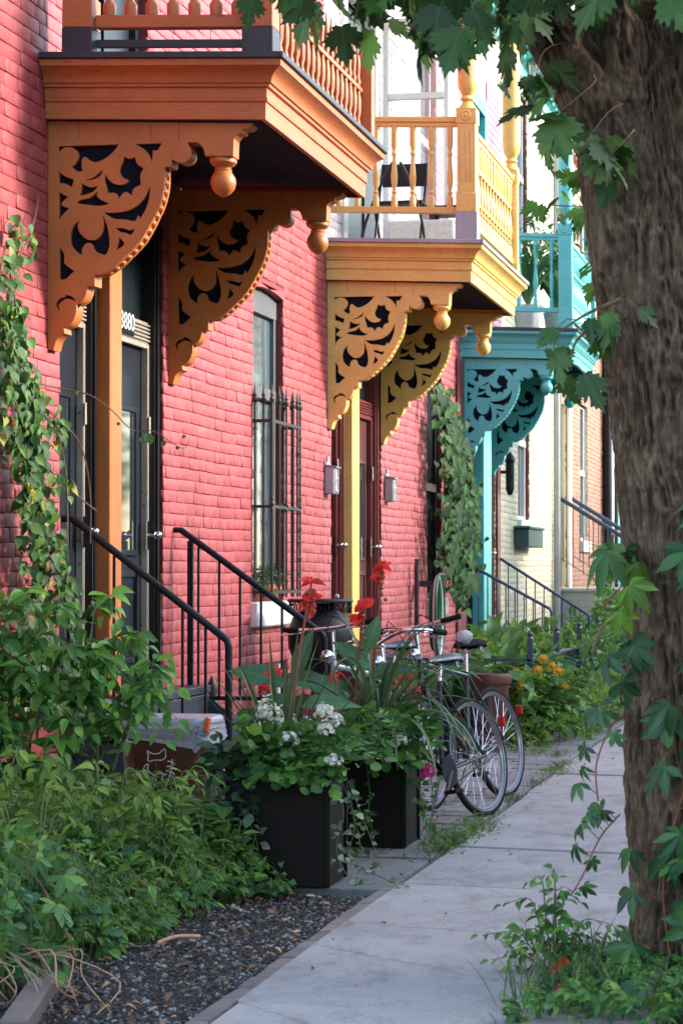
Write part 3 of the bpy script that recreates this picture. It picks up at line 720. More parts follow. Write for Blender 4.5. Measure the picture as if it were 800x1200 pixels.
def dooru(h, y0, y1, z0, zt, ztop, pmat, fmat, smat, number=None, handle='far', X=-4.31):
    """door leaf, black/painted frame, weather strip, ribbed transom bar, transom light"""
    d = MB(); d.box(X-.03, X, y0, y1, z0, zt)
    yy0, yy1 = y0+.12, y1-.16
    for (a, b_, c, e) in ((yy0, yy1, z0+.15, z0+.72), (yy0, yy1, z0+.82, zt-.38)):
        d.box(X, X+.016, a, b_, c, c+.035); d.box(X, X+.016, a, b_, e-.035, e); d.box(X, X+.016, a, a+.035, c+.035, e-.035); d.box(X, X+.016, b_-.035, b_, c+.035, e-.035)
    o = d.build('door', pmat, h, bevel=.004, smooth=False)
    gl = MB(); gl.box(X, X+.005, yy0+.036, yy1-.036, z0+.856, zt-.416); gl.build('pane', 'glass', o, smooth=False)
    s_ = MB(); s_.box(X+.001, X+.045, y1-.045, y1-.012, z0, zt+.03); s_.box(X+.001, X+.04, y0, y1-.046, zt+.001, zt+.03); s_.box(X+.045, X+.05, y1-.040, y1-.030, z0+.02, zt)
    s_.build('weather_strip', smat, o, bevel=.003, smooth=False)
    f = MB(); f.box(X-.03, X+.08, y1+.001, y1+.05, z0, ztop); f.box(X+.081, X+.10, y1+.012, y1+.035, z0, ztop-.02); f.box(X-.03, X+.06, y0-.045, y0-.001, z0, ztop); f.box(X-.03, X+.055, y0, y1, ztop-.08, ztop-.001)
    f.build('door_frame', fmat, o, bevel=.004, smooth=False)
    t = MB(); t.box(X-.03, X+.035, y0, y1, zt+.032, zt+.17)
    for i in range(5): t.box(X+.035, X+.05, y0, y1-.002, zt+.045+i*.024, zt+.057+i*.024)
    t.build('transom_bar', smat, o, bevel=.003, smooth=False)
    q = MB(); q.box(X-.02, X-.012, y0, y1, zt+.171, ztop-.081); q.build('transom_light', 'cglass' if False else 'glass', o, smooth=False)
    hd = MB(); yh = y1-.06; zh = z0+.95
    hd.box(X+.046, X+.054, yh-.02, yh+.02, zh-.09, zh+.09); hd.cyl((X+.05, yh, zh), (X+.11, yh, zh), .010); hd.sphere((X+.12, yh, zh), .027, 14); 
    hd.build('door_handle', 'chrome', o)
    lk = MB(); lk.box(X+.051, X+.062, yh+.0, yh+.028, zh+.62, zh+.75); lk.build('lock_plate', 'strip', o, bevel=.003, smooth=False)
    if number:
        p = MB(); zc = zt+.115; yc = y0+.43; p.box(X+.052, X+.058, yc-.155, yc+.155, zc-.065, zc+.07); np_ = p.build('number_plate', 'navy', o, smooth=False)
        me = textmesh(number, .15, .001); tm = MB(); tm.mesh(me, Matrix(((0, 0, 1, X+.060), (1, 0, 0, yc), (0, 1, 0, zc+.006), (0, 0, 0, 1)))); tm.build('house_number', 'white', o, smooth=False)
    return o
def window(h, y0, y1, z0, z1, fm, gm, X=-4.30, rail=None, arch=False, sill='white', name='window'):
    f = MB(); t = .05
    f.box(X-.02, X+.04, y0, y0+t, z0, z1); f.box(X-.02, X+.04, y1-t, y1, z0, z1); f.box(X-.02, X+.04, y0+t, y1-t, z0, z0+t); f.box(X-.02, X+.04, y0+t, y1-t, z1-t, z1)
    zr = rail or (z0+z1)/2
    f.box(X-.02, X+.055, y0+t, y1-t, zr-.045, zr+.045)
    o = f.build(name, fm, h, bevel=.004, smooth=False)
    for a, b_ in ((z0+t, zr-.045), (zr+.045, z1-t)):
        g_ = MB(); g_.box(X, X+.006, y0+t, y1-t, a, b_); g_.build('pane', gm, o, smooth=False)
    if sill:
        s_ = MB(); s_.box(-4.31, W+.06, y0-.10, y1+.10, z0-.19, z0-.003); s_.build('sill', sill, o, bevel=.012, smooth=False)
    return o
# ---------------------------------------------------------------- house 1 (pink, orange balcony)
D1, D2, D3 = 12.55, 19.93, 27.38
h1 = house('brick_house', 'pink painted brick row house with orange carved balcony and black twin doors', 8.2, 19.78,
    [(12.77, 14.87, .72, 3.80), (17.28, 18.28, 1.22, 3.62), (17.45, 18.45, .12, .79), (13.1, 14.5, 4.25, 6.5), (17.2, 18.2, 5.0, 7.0), (9.5, 10.4, 1.2, 3.5), (9.5, 10.4, 5.0, 7.0)], ('pink', 'pink_mortar', 'maroon'), 3)
dooru(h1, 12.82, 13.44, .73, 2.86, 3.80, 'doorblack', 'frameblack', 'strip')
dooru(h1, 13.80, 14.77, .73, 2.86, 3.80, 'doorblack', 'frameblack', 'strip', number='3880')
p = MB(); p.box(-4.33, W+.065, 13.50, 13.73, .73, 3.897)
p.build('doorway_post', 'orange', h1, bevel=.006, smooth=False)
wd = window(h1, 17.30, 18.26, 1.23, 3.50, 'framegrey', 'cglass', rail=2.80)
hd_ = MB(); arc = [(17.29, 3.40)]+[(17.29+.98*i/10, 3.545+.03*math.sin(math.pi*i/10)) for i in range(11)]+[(18.27, 3.40)]
hd_.prism(arc, lambda a, b_: (-4.31, a, b_), lambda a, b_: (-4.255, a, b_)); hd_.build('arched_head', 'framegrey', wd, smooth=False)
sp_ = MB()
for s_ in (0, 1):
    P_ = [(17.275, 3.63)]+[(17.275+.5*i/6, 3.557+.03*math.sin(math.pi*i/12)) for i in range(7)]
    if s_: P_ = [(17.28+18.28-a, b_) for a, b_ in reversed(P_)]
    sp_.prism(P_, lambda a, b_: (-4.28, a, b_), lambda a, b_: (W+.0035, a, b_))
sp_.build('arch_spandrel', 'pink', wd, smooth=False)
# wrought grille, bowed out from the wall
gr = MB(); XG = -4.055
def grbar(x, y, z0=1.26, z1=2.70, fancy=True):
    gr.cyl((x, y, z0), (x, y, z1), .009, 8)
    gr.lathe([(.001, .0), (.016, .01), (.020, .03), (.010, .05), (.016, .06), (.010, .075), (.004, .13), (.001, .15)], (x, y, z1-.01), 8)
    if fancy: gr.sphere((x, y, 1.95), .019, 8); gr.sphere((x, y, 1.91), .014, 8); gr.sphere((x, y, 1.99), .014, 8)
for i in range(5): grbar(XG, 17.27+i*.236, fancy=(i % 2 == 0))
grbar(XG, 18.12, fancy=False)
for yy in (17.27, 18.214): 
    for x in (-4.12, -4.185): grbar(x, yy, fancy=False)
for z in (1.30, 1.93, 2.56):
    gr.box(XG-.006, XG+.006, 17.27, 18.214, z-.012, z+.012)
    for yy in (17.27, 18.214): gr.box(W, XG, yy-.006, yy+.006, z-.012, z+.012)
# scroll column at the far end
for k_ in range(10):
    zc = 1.42+k_*.115; sgn = 1 if k_ % 2 else -1
    pts = []
    for i in range(16):
        a = i*.5; rr = .042*(1-i/20); pts.append((XG+.012, 18.155+sgn*rr*math.cos(a), zc+rr*math.sin(a)))
    gr.tube(pts, .0045, 5)
gr.build('grille', 'rustiron', wd)
w2 = window(h1, 17.46, 18.44, .13, .78, 'white', 'glass', sill=None, name='basement_window')
window(h1, 17.22, 18.18, 5.02, 6.98, 'white', 'glass'); window(h1, 9.52, 10.38, 1.22, 3.48, 'frameblack', 'glass'); window(h1, 9.52, 10.38, 5.02, 6.98, 'white', 'glass')
ud = MB(); ud.box(-4.33, -4.30, 13.1, 14.5, 4.25, 6.5); 
for a in (13.1, 13.76, 14.42): ud.box(-4.30, -4.26, a, a+.08, 4.25, 6.5)
ud.build('balcony_door', 'doorblack', h1, smooth=False)
cornice(h1, 8.2, 19.77, 8.5, 'orange')
o, Yn, Yf, Xo = canopy(h1, D1, 'orange', 'orangew', 'asph', 'orange painted balcony with weathered fascia')
# orange railing: heavy square posts on dark feet, low picket side
for (x, y) in ((W+.20, Yn+.02), (Xo-.03, Yn+.02)): ft = MB(); ft.box(x-.085, x+.085, y-.085, y+.085, 4.172, 4.33); ft.build('post_foot', 'asph', o, bevel=.004, smooth=False)
for (x, y) in ((W+.20, Yn+.02), (Xo-.03, Yn+.02)):
    q = MB(); q.box(x-.083, x+.083, y-.083, y+.083, 4.33, 4.50); q.box(x-.072, x+.072, y-.072, y+.072, 4.50, 5.3); q.build('newel_post', 'orangew', o, bevel=.004, smooth=False)
r_ = MB(); r_.box(W+.29, Xo-.115, Yn-.02, Yn+.05, 4.335, 4.405); r_.build('lower_rail', 'orangew', o, bevel=.004, smooth=False); r_ = MB(); r_.box(W+.29, Xo-.115, Yn-.02, Yn+.06, 5.15, 5.2); r_.build('rail', 'orangew', o, bevel=.004, smooth=False)
r2_ = MB(); r2_.box(W+.29, Xo-.115, Yn+.0, Yn+.04, 4.235, 4.275); r2_.build('lower_rail', 'asph', o, smooth=False)
for i in range(7):
    x = W+.36+i*(.70/6)*1.02
    b_ = MB(); b_.lathe([(.034, 0), (.036, .06), (.020, .085), (.028, .10), (.016, .13), (.020, .30), (.03, .5), (.018, .56), (.03, .6), (.03, .745)], (x, Yn+.015, 4.405), 12); b_.build('baluster', 'orangew', o)
pk = MB(); pk.box(Xo-.055, Xo-.005, Yn+.10, Yf-.0, 4.20, 4.25); pk.build('lower_rail', 'orangew', o, bevel=.004, smooth=False); pk = MB(); pk.box(Xo-.05, Xo-.01, Yn+.10, Yf-.0, 4.52, 4.55); pk.build('rail', 'orangew', o, bevel=.004, smooth=False)
npk = 19
for i in range(npk):
    y = Yn+.18+i*(Yf-Yn-.28)/(npk-1); hh = .48 if i else .3
    b_ = MB(); b_.lathe([(.020, 0), (.020, .06), (.012, .09), (.022, .13), (.024, .20), (.012, .30), (.022, .33), (.012, .36), (.016, .40), (.019, .44), (.017, .47), (.009, .50), (.003, .56), (.001, .565)], (Xo-.03, y, 4.25), 9); b_.build('baluster', 'orangew', o)
q = MB(); q.box(Xo-.105, Xo+.045, Yf-.02, Yf+.09, 4.18, 4.74); q.lathe([(.07, 0), (.05, .03), (.02, .06), (.001, .1)], (Xo-.03, Yf+.035, 4.74), 4); q.build('newel_post', 'orangew', o, bevel=.006, smooth=False)
# ---------------------------------------------------------------- house 2 (rose, yellow balcony)
h2 = house('brick_house', 'rose brick row house with yellow carved balcony and maroon twin doors', 19.78, 27.3,
    [(20.08, 22.40, .72, 3.80), (24.98, 25.95, 1.15, 3.55), (20.55, 22.2, 4.22, 6.75), (24.6, 25.6, 5.0, 7.0)], ('rose', 'pink_mortar', 'maroon'), 4, splits=(4.16, 'lav', 'brown_mortar'))
dooru(h2, 20.13, 20.61, .73, 2.86, 3.80, 'darkmaroon', 'maroon', 'maroon', X=-4.30); dooru(h2, 21.08, 22.22, .73, 2.86, 3.80, 'darkmaroon', 'maroon', 'maroon', X=-4.30)
p = MB(); p.box(-4.33, W+.065, 20.68, 20.99, .73, 3.897); p.build('doorway_post', 'yellow', h2, bevel=.006, smooth=False)
window(h2, 25.0, 25.93, 1.17, 3.53, 'frameblack', 'glass', sill='stone'); window(h2, 24.62, 25.58, 5.02, 6.98, 'white', 'glass')
o, Yn, Yf, Xo = canopy(h2, D2, 'yellow', 'yellow', 'greymetal', 'golden yellow balcony with turned posts')
rail_side(o, (W+.03, Yn+.02), (Xo-.10, Yn+.02), 4.44, 5.20, 'yellow', 7)
rail_side(o, (Xo-.03, Yn+.10), (Xo-.03, Yf-.06), 4.36, 5.14, 'yellow', 14)
sp_ = MB(); sp_.box(Xo-.045, Xo-.015, Yn+.1, Yf-.06, 4.84, 4.87); sp_.box(Xo-.045, Xo-.015, Yn+.1, Yf-.06, 4.56, 4.59)
y = Yn+.13
while y < Yf-.1: sp_.box(Xo-.038, Xo-.022, y, y+.045, 4.87, 5.1); y += .085
sp_.build('side_panel', 'yellow', o, bevel=.003, smooth=False)
ft = MB(); ft.box(Xo-.12, Xo+.06, Yn-.07, Yn+.11, 4.186, 4.42); ft.build('post_foot', 'greymetal', o, smooth=False)
newel(o, Xo-.03, Yn+.02, 4.421, 5.26, 'yellow'); newel(o, Xo-.03, Yf-.0, 4.19, 5.2, 'yellow', .07)
for (y, zt) in ((Yn+.02, 5.29), (Yf, 5.23)):
    u_ = MB(); post_upper(u_, Xo-.03, y, zt, 7.2, .085); u_.build('turned_post', 'yellow', o)
vr = MB(); vr.box(W+.003, Xo+.1, Yn-.1, Yf+.1, 7.2, 7.32); vr.build('veranda_roof', 'yellow', o, smooth=False)
# white balcony doorway, and one glazed leaf standing open
fr = MB(); fr.box(-4.30, W+.02, 20.56, 20.70, 4.23, 6.74); fr.box(-4.30, W+.02, 22.05, 22.19, 4.23, 6.74); fr.box(-4.30, W+.02, 20.70, 22.05, 6.6, 6.74); fr.box(-4.33, -4.27, 20.70, 20.86, 4.23, 6.6); fr.box(-4.33, -4.27, 20.94, 21.04, 4.23, 6.6)
fo = fr.build('balcony_doorway', 'white', h2, bevel=.006, smooth=False)
gl = MB(); gl.box(-4.325, -4.315, 21.05, 22.05, 4.25, 6.6); gl.build('pane', 'cglass', fo, smooth=False)
od = MB(); YO = 22.3; x0, x1 = W+.03, -3.54
od.box(x0, x0+.055, YO, YO+.04, 4.3, 6.66); od.box(x1-.045, x1, YO, YO+.04, 4.3, 6.66); od.box(x0+.055, x1-.045, YO, YO+.04, 6.56, 6.66); od.box(x0+.055, x1-.045, YO, YO+.04, 4.3, 4.75); od.box(x0+.055, x1-.045, YO-.01, YO+.05, 5.89, 5.95)
oo = od.build('open_door', 'white', h2, bevel=.005, smooth=False)
gl = MB(); gl.box(x0+.056, x1-.046, YO+.015, YO+.022, 4.751, 5.889); gl.box(x0+.056, x1-.046, YO+.015, YO+.022, 5.951, 6.559); gl.build('pane', 'mglass', oo, smooth=False)
cornice(h2, 19.79, 27.29, 8.5, 'maroon')
# ---------------------------------------------------------------- house 3 (cream, teal balcony)
h3 = house('brick_house', 'cream painted brick row house with teal carved balcony', 27.3, 36.65,
    [(27.52, 30.14, .72, 3.80), (32.35, 33.6, 2.15, 4.3), (32.3, 33.4, 5.75, 8.0), (27.85, 29.3, 4.22, 7.2)], ('cream', 'cream_mortar', 'maroon'), 5, rough=.7)
q = MB(); q.box(W+.012, W+.03, 26.9, 27.49, .44, 3.86); q.build('door_pier', 'maroon', h3, smooth=False); q = MB(); q.box(W+.012, W+.03, 30.15, 30.42, .44, 3.86); q.build('door_pier', 'maroon', h3, smooth=False)
dooru(h3, 27.57, 28.24, .73, 2.86, 3.80, 'frameblack', 'frameblack', 'maroon'); dooru(h3, 29.05, 30.0, .73, 2.86, 3.80, 'darkmaroon', 'maroon', 'maroon')
p = MB(); p.box(-4.33, W+.12, 28.32, 28.95, .73, 3.897); p.build('doorway_post', 'teal', h3, bevel=.006, smooth=False)
window(h3, 32.37, 33.58, 2.16, 4.28, 'white', 'cglass'); window(h3, 32.32, 33.38, 5.77, 7.98, 'white', 'cglass')
o, Yn, Yf, Xo = canopy(h3, D3, 'teal', 'teal', 'asph', 'turquoise balcony half hidden by the tree')
rail_side(o, (W+.03, Yn+.02), (Xo-.10, Yn+.02), 4.40, 5.25, 'teal', 6); rail_side(o, (Xo-.03, Yn+.10), (Xo-.03, Yf-.06), 4.36, 5.2, 'teal', 18)
newel(o, Xo-.03, Yn+.02, 4.19, 5.35, 'teal'); newel(o, Xo-.03, Yf, 4.19, 5.3, 'teal', .07)
for (y, zt) in ((Yn+.02, 5.38), (Yf, 5.33)):
    u_ = MB(); post_upper(u_, Xo-.03, y, zt, 7.4, .085); u_.build('turned_post', 'teal', o)
ud = MB(); ud.box(-4.30, W+.03, 27.86, 28.05, 4.22, 7.18); ud.box(-4.30, W+.03, 29.1, 29.29, 4.22, 7.18); ud.box(-4.30, W+.03, 28.05, 29.1, 7.0, 7.18); uo = ud.build('balcony_door', 'teal', h3, smooth=False)
M['bluedoor'] = paint('deep_blue_door_paint', (.01, .10, .17), .4, .15); x_ = MB(); x_.box(-4.32, -4.29, 28.05, 29.1, 4.25, 7.0); x_.build('door_leaf', 'bluedoor', uo, smooth=False)
M['mauve'] = paint('mauve_siding', (.32, .17, .25), .6, .1); sd_ = MB(); z = 4.25
while z < 7.4: sd_.box(W+.004, W+.02, 29.33, 30.6, z, z+.09); z += .095
sd_.build('siding', 'mauve', h3, bevel=.004, smooth=False)
cornice(h3, 27.31, 36.64, 8.75, 'teal')
dp = MB(); dp.cyl((W+.07, 36.35, .3), (W+.07, 36.35, 8.1), .05, 12); dp.build('downpipe', 'greymetal', h3)
# ---------------------------------------------------------------- house 4 and 5
h4 = house('brick_house', 'brown brick row house with pale yellow doorway beyond the cream house', 36.65, 46.0, [(36.75, 38.3, 1.2, 4.1), (40.4, 41.6, 1.95, 4.3), (40.4, 41.6, 5.4, 7.8)], ('brown', 'brown_mortar', 'cream'), 6)
p = MB(); p.box(-4.32, -4.28, 36.77, 38.28, 1.2, 4.1); p.build('door', 'cream', h4, smooth=False)
p = MB(); p.box(W+.01, W+.05, 38.31, 38.62, .44, 8.2); p.build('corner_trim', 'white', h4, smooth=False); p = MB(); p.box(W+.01, W+.09, 36.66, 36.78, .44, 5.); p.build('door_frame', 'frameblack', h4, smooth=False)
window(h4, 40.42, 41.58, 1.97, 4.28, 'white', 'glass', sill='white'); window(h4, 40.42, 41.58, 5.42, 7.78, 'white', 'glass')
for y, rr, mm in ((44.1, .09, 'frameblack'), (44.9, .06, 'white'), (45.5, .08, 'frameblack')):
    p = MB(); p.cyl((W+.10, y, .2), (W+.10, y, 8.2), rr, 12); p.build('downpipe', mm, h4)
cornice(h4, 36.66, 45.98, 8.5, 'brown')
h5 = house('brick_house', 'red brown brick row house farthest along the row behind the tree', 46.0, 60., [(47, 49, 1, 4), (52, 53.2, 1.6, 4), (52, 53.2, 5.2, 7.4)], ('brown', 'brown_mortar', 'maroon'), 7)
p = MB(); p.box(-4.32, -4.28, 47, 49, 1, 4); p.build('door', 'teal', h5, smooth=False); window(h5, 52.02, 53.18, 1.62, 3.98, 'white', 'glass'); window(h5, 52.02, 53.18, 5.22, 7.38, 'white', 'glass'); cornice(h5, 46.01, 60, 8.5, 'white')
# houses across the street (they shade the pavement and stand in the window panes)
ho = thing('brick_house', 'long brown brick terrace across the road to the right of the picture', 'house', (14, 25, 0))
b_ = MB(); wall_grid(-22, 75, 0, 9.0, [(y, y+1.2, z, z+1.9) for y in range(-20, 73, 4) for z in (1.2, 4.6)], 14, -.2, b_, 0, 0); b_.box(14.3, 22, -22, 75, 0, 8.9); b_.box(13.7, 22, -22, 75, 8.91, 9.1); b_.build('wall', 'brown_mortar', ho, smooth=False)
b_ = MB()
for y in range(-20, 73, 4):
    for z in (1.2, 4.6): b_.box(14.15, 14.18, y, y+1.2, z, z+1.9)
b_.build('window_panes', 'glass', ho, smooth=False)['kind'] = 'stuff'
b_ = MB(); b_.box(13.65, 14.0, -22, 75, 8.5, 9.0); b_.build('cornice', 'white', ho, smooth=False)

# the old balconies sag a little towards the street
for o in list(COL.objects):
    if o.name.split('.')[0] != 'balcony': continue
    kids = [o]+list(o.children)
    for c in kids:
        br = c.name.startswith('bracket'); me = c.data; k_ = len(me.vertices); co = np.empty(k_*3); me.vertices.foreach_get('co', co); co = co.reshape(-1, 3)
        co[:, 2] += (.012-.048*co[:, 0]) if br else (.066-.040*co[:, 0])
        me.vertices.foreach_set('co', co.ravel()); me.update()
# ================================================================== STOOPS
def stoop(label, Y0, Y1, ztop, run0, nst, mat='step', tread=.26, cap=None):
    s_ = thing('stoop', label, 'steps', (W+.5, (Y0+Y1)/2, 0), 'front steps of the row houses')
    r_ = ztop/nst; x = W+.042
    l = MB(); l.box(x, x+run0, Y0, Y1, ztop-.05, ztop); l.box(x+.02, x+run0-.03, Y0+.05, Y0+.10, 0, ztop-.05); l.box(x+.02, x+run0-.03, Y1-.10, Y1-.05, 0, ztop-.05); l.build('landing', mat, s_, bevel=.006, smooth=False)
    for i in range(1, nst):
        z = ztop-r_*i; x0 = x+run0+tread*(i-1)+.003; t = MB(); t.box(x0-.02, x0+tread, Y0+.02, Y1-.02, z-.04, z); t.box(x0-.018, x0, Y0+.04, Y1-.04, z+.001, z+r_-.055); t.build('step', mat, s_, bevel=.005, smooth=False)
    for yy in (Y0+.02, Y1-.06):
        sg = MB(); sg.prism([(x+run0-.02, ztop-.06), (x+run0-.02, ztop-.32), (x+run0+tread*(nst-1), -.0), (x+run0+tread*(nst-1), .06)], lambda a, b_: (a, yy, b_), lambda a, b_: (a, yy+.035, b_)); sg.build('stringer', mat, s_, smooth=False)
    return s_
def handrail(parent, Y, p0, p1, zfoot, nb, mat='iron', rad=.021, zbar=None, newelx=None, lowrail=True, mid=None):
    """sloping handrail from the wall, bent down into its end post"""
    r_ = MB(); pts = [(p0[0]-.04, Y, p0[1]+.0), (p0[0]+.02, Y, p0[1]), (p1[0]-.03, Y, p1[1]+.024), (p1[0]-.008, Y, p1[1]+.004), (p1[0], Y, p1[1]-.03), (p1[0], Y, zfoot)]
    r_.tube(pts, rad, 12); o = r_.build('railing', mat, parent)
    sl = (p1[1]-p0[1])/(p1[0]-p0[0])
    if newelx:
        q = MB(); q.box(newelx-.018, newelx+.018, Y-.018, Y+.018, zbar or .7, p0[1]+sl*(newelx-p0[0])-.01); q.build('newel', mat, o, bevel=.003, smooth=False)
    for i in range(nb):
        x = p0[0]+(p1[0]-p0[0])*(i+1)/(nb+1)
        zt = p0[1]+sl*(x-p0[0])-.012; zb = (zbar if zbar is not None else max(.05, zt-.92))
        q = MB(); q.bar((x, Y, zb), (x, Y, zt), .014, .014); q.build('baluster', mat, o, smooth=False)
    if zbar is not None:
        q = MB(); q.box(p0[0], p1[0]-.01, Y-.012, Y+.012, zbar-.016, zbar+.01); q.build('bottom_rail', mat, o, bevel=.002, smooth=False)
    elif lowrail:
        q = MB(); q.bar((p0[0]+.05, Y, p0[1]-.92), (p1[0], Y, max(.08, p1[1]-.92)), .02, .012); q.build('bottom_rail', mat, o, smooth=False)
    return o
s1 = stoop('slate blue steps with thick black railings at the orange balcony house', 12.80, 15.14, .72, .20, 4)
handrail(s1, 12.84, (-4.17, 1.744), (-3.257, 1.068), .0, 6)
handrail(s1, 15.10, (-4.17, 1.72), (-3.203, 1.042), .1, 6, zbar=.64, newelx=-4.085)
sc = MB(); sc.tube(sp3([(-4.06, 15.10, .60), (-3.9, 15.1, .58), (-3.6, 15.1, .42), (-3.3, 15.1, .3)]), .012, 8); sc.build('curved_brace', 'iron', s1)
s3 = stoop('dark steps with thin black railings below the teal balcony', 27.45, 30.35, .72, .25, 4, 'iron')
handrail(s3, 27.42, (-4.12, 1.52), (-3.18, 1.01), .05, 8, 'blueiron', .018); handrail(s3, 30.36, (-4.18, 1.61), (-3.05, .90), .05, 9, 'blueiron', .018)
s4 = stoop('tall pale steps with blue black railings at the brown brick house', 36.65, 38.75, 1.2, .9, 6, 'stone')
handrail(s4, 36.62, (-4.22, 2.62), (-2.7, 1.68), .1, 9, 'blueiron', .034); handrail(s4, 38.7, (-4.18, 2.62), (-2.7, 1.70), .1, 9, 'blueiron', .034)
st = MB(); st.lathe([(.03, 0), (.03, .12), (.045, .13), (.05, .16), (.035, .19), (.03, .22), (.036, .25), (.03, .29), (.018, .32), (.001, .35)], (-4.03, 15.45, .42), 12); st.box(-4.06, -4.0, 15.42, 15.48, 0, .42)
tag(st.build('iron_bollard', 'rustiron', loc=None), 'rusty cast iron finial post behind the railing by the trash bin', 'post')
s2_ = stoop('dark maroon steps in front of the yellow post doorway', 20.1, 22.4, .72, .25, 4, 'darkmaroon')
# ================================================================== MAPLE TREES
def vnoise(x, y, px_, seed):
    """2-D value noise, periodic in x with period px_"""
    r_ = np.random.RandomState(seed); G = r_.rand(px_, 512)
    xi = np.floor(x).astype(int); yi = np.floor(y).astype(int); fx = x-xi; fy = y-yi; fx = fx*fx*(3-2*fx); fy = fy*fy*(3-2*fy)
    a = G[xi % px_, yi % 512]; b_ = G[(xi+1) % px_, yi % 512]; c = G[xi % px_, (yi+1) % 512]; d = G[(xi+1) % px_, (yi+1) % 512]
    return (a*(1-fx)+b_*fx)*(1-fy)+(c*(1-fx)+d*fx)*fy
COLR = []
def bark_stem(mb, pts, rad, seed, seg=340, step=.008, amp=.010, lumps=.10):
    P = sp3(pts, 8); k = len(P); L = [0]
    for a, b_ in zip(P[:-1], P[1:]): L.append(L[-1]+(b_-a).length)
    tot = L[-1]; m_ = int(tot/step)+1; ts = np.linspace(0, tot, m_); A = np.array([list(p) for p in P])
    cen = np.stack([np.interp(ts, L, A[:, i]) for i in range(3)], 1)
    kr = len(rad); rr = np.interp(ts/tot, [q[0] for q in rad], [q[1] for q in rad])
    T = np.gradient(cen, axis=0); T /= np.linalg.norm(T, axis=1, keepdims=True)
    ref = np.array([0, 1., 0]); Xv = np.cross(T, ref); Xv /= np.linalg.norm(Xv, axis=1, keepdims=True); Yv = np.cross(Xv, T)
    th = np.linspace(0, 2*np.pi, seg, endpoint=False)
    TH, TS = np.meshgrid(th, ts); u = TH/(2*np.pi)
    n1 = vnoise(u*3, TS*1.1, 3, seed); n2 = vnoise(u*7, TS*2.2, 7, seed+1)
    warp = (vnoise(u*8, TS*5, 8, seed+5)-.5)*1.6
    N_ = max(16, int(rr.max()*260)); warp = warp*1.5
    rdg = 1-np.abs(2*vnoise((u*N_+warp) % N_, TS*14+vnoise(u*9, TS*9, 9, seed+7)*2, N_, seed+2)-1); rdg2 = 1-np.abs(2*vnoise((u*N_*2+warp*2) % (2*N_), TS*30, 2*N_, seed+3)-1)
    fine = vnoise(u*150, TS*60, 150, seed+4)
    base_r = rr[:, None]
    COLR.append((.35+.65*np.clip(rdg*.75+rdg2*.35-.1, 0, 1)).ravel())
    r_ = base_r*(1+lumps*(n1-.5)*2+.05*(n2-.5)*2)+amp*(1.5*(rdg-.6)+.9*(rdg2-.6)+.35*(fine-.5))*np.minimum(1, base_r/.12)
    V = cen[:, None, :]+r_[..., None]*(np.cos(TH)[..., None]*Xv[:, None, :]+np.sin(TH)[..., None]*Yv[:, None, :])
    o = len(mb.v); mb.v += [tuple(p) for p in V.reshape(-1, 3)]
    for i in range(m_-1):
        a = o+i*seg
        mb.f += [(a+j, a+(j+1) % seg, a+seg+(j+1) % seg, a+seg+j) for j in range(seg)]
    mb.m += [0]*((m_-1)*seg)
m, n, l, b = new_mat('maple_bark'); M['bark'] = m
t1 = noise(n, l, 16, 8, .7, stretch=(3., 3., .8)); r1 = ramp(n, [(.32, (.06, .037, .024)), (.5, (.125, .08, .052)), (.68, (.25, .17, .115))]); l.new(t1.outputs[0], r1.inputs[0])
t2 = noise(n, l, 3, 4, .6); r2 = ramp(n, [(.45, (.7,)*3), (.7, (1.05,)*3)]); l.new(t2.outputs[0], r2.inputs[0])
t3 = noise(n, l, 2.2, 6, .7); r3 = ramp(n, [(.6, (0, 0, 0)), (.75, (.5,)*3)]); l.new(t3.outputs[0], r3.inputs[0])
cc = mixc(n, l, 1., r1.outputs[0], r2.outputs[0], 'MULTIPLY'); cc = mixc(n, l, r3.outputs[0], cc, (.12, .13, .08))
at = n.new('ShaderNodeAttribute'); at.attribute_name = 'ridge'; ra = ramp(n, [(.50, (.30,)*3), (.85, (1.,)*3)]); l.new(at.outputs['Fac'], ra.inputs[0]); cc = mixc(n, l, 1., cc, ra.outputs[0], 'MULTIPLY')
l.new(cc, b.inputs['Base Color']); b.inputs['Roughness'].default_value = .95; b.inputs['Specular IOR Level'].default_value = .15; bump(n, l, b, t1.outputs[0], .6, .012)
tr = thing('maple_tree', 'big maple with rough brown bark leaning out of the pavement edge in front', 'tree', (-.44, 8.6, 0))
tk = MB()
bark_stem(tk, [(-.42, 8.62, -.15), (-.45, 8.6, .5), (-.46, 8.6, 1.1), (-.51, 8.57, 1.8), (-.55, 8.55, 2.3), (-.585, 8.53, 2.62), (-.62, 8.5, 2.95), (-.66, 8.48, 3.35), (-.68, 8.46, 3.7)], [(0, .40), (.065, .30), (.16, .272), (.35, .27), (.5, .28), (.66, .28), (.74, .22), (.82, .13), (1, .05)], 1)
bark_stem(tk, [(-.64, 8.50, 2.35), (-.735, 8.46, 2.85), (-.765, 8.42, 3.3), (-.78, 8.4, 3.8), (-.78, 8.4, 5.0), (-.8, 8.4, 6.5)], [(0, .20), (.1, .155), (.25, .115), (1, .07)], 21, 110)
bark_stem(tk, [(-.47, 8.53, 2.0), (-.475, 8.52, 2.7), (-.47, 8.54, 3.2), (-.42, 8.6, 3.8), (-.2, 8.7, 5.2), (-.1, 8.8, 6.8)], [(0, .16), (.15, .165), (.4, .15), (1, .06)], 33, 110)
bark_stem(tk, [(-.66, 8.48, 2.72), (-.78, 8.42, 3.02), (-.93, 8.34, 3.28), (-1.12, 8.2, 3.55), (-1.5, 8.0, 4.1), (-2.0, 7.9, 5.0)], [(0, .15), (.15, .115), (.3, .085), (1, .035)], 45, 80)
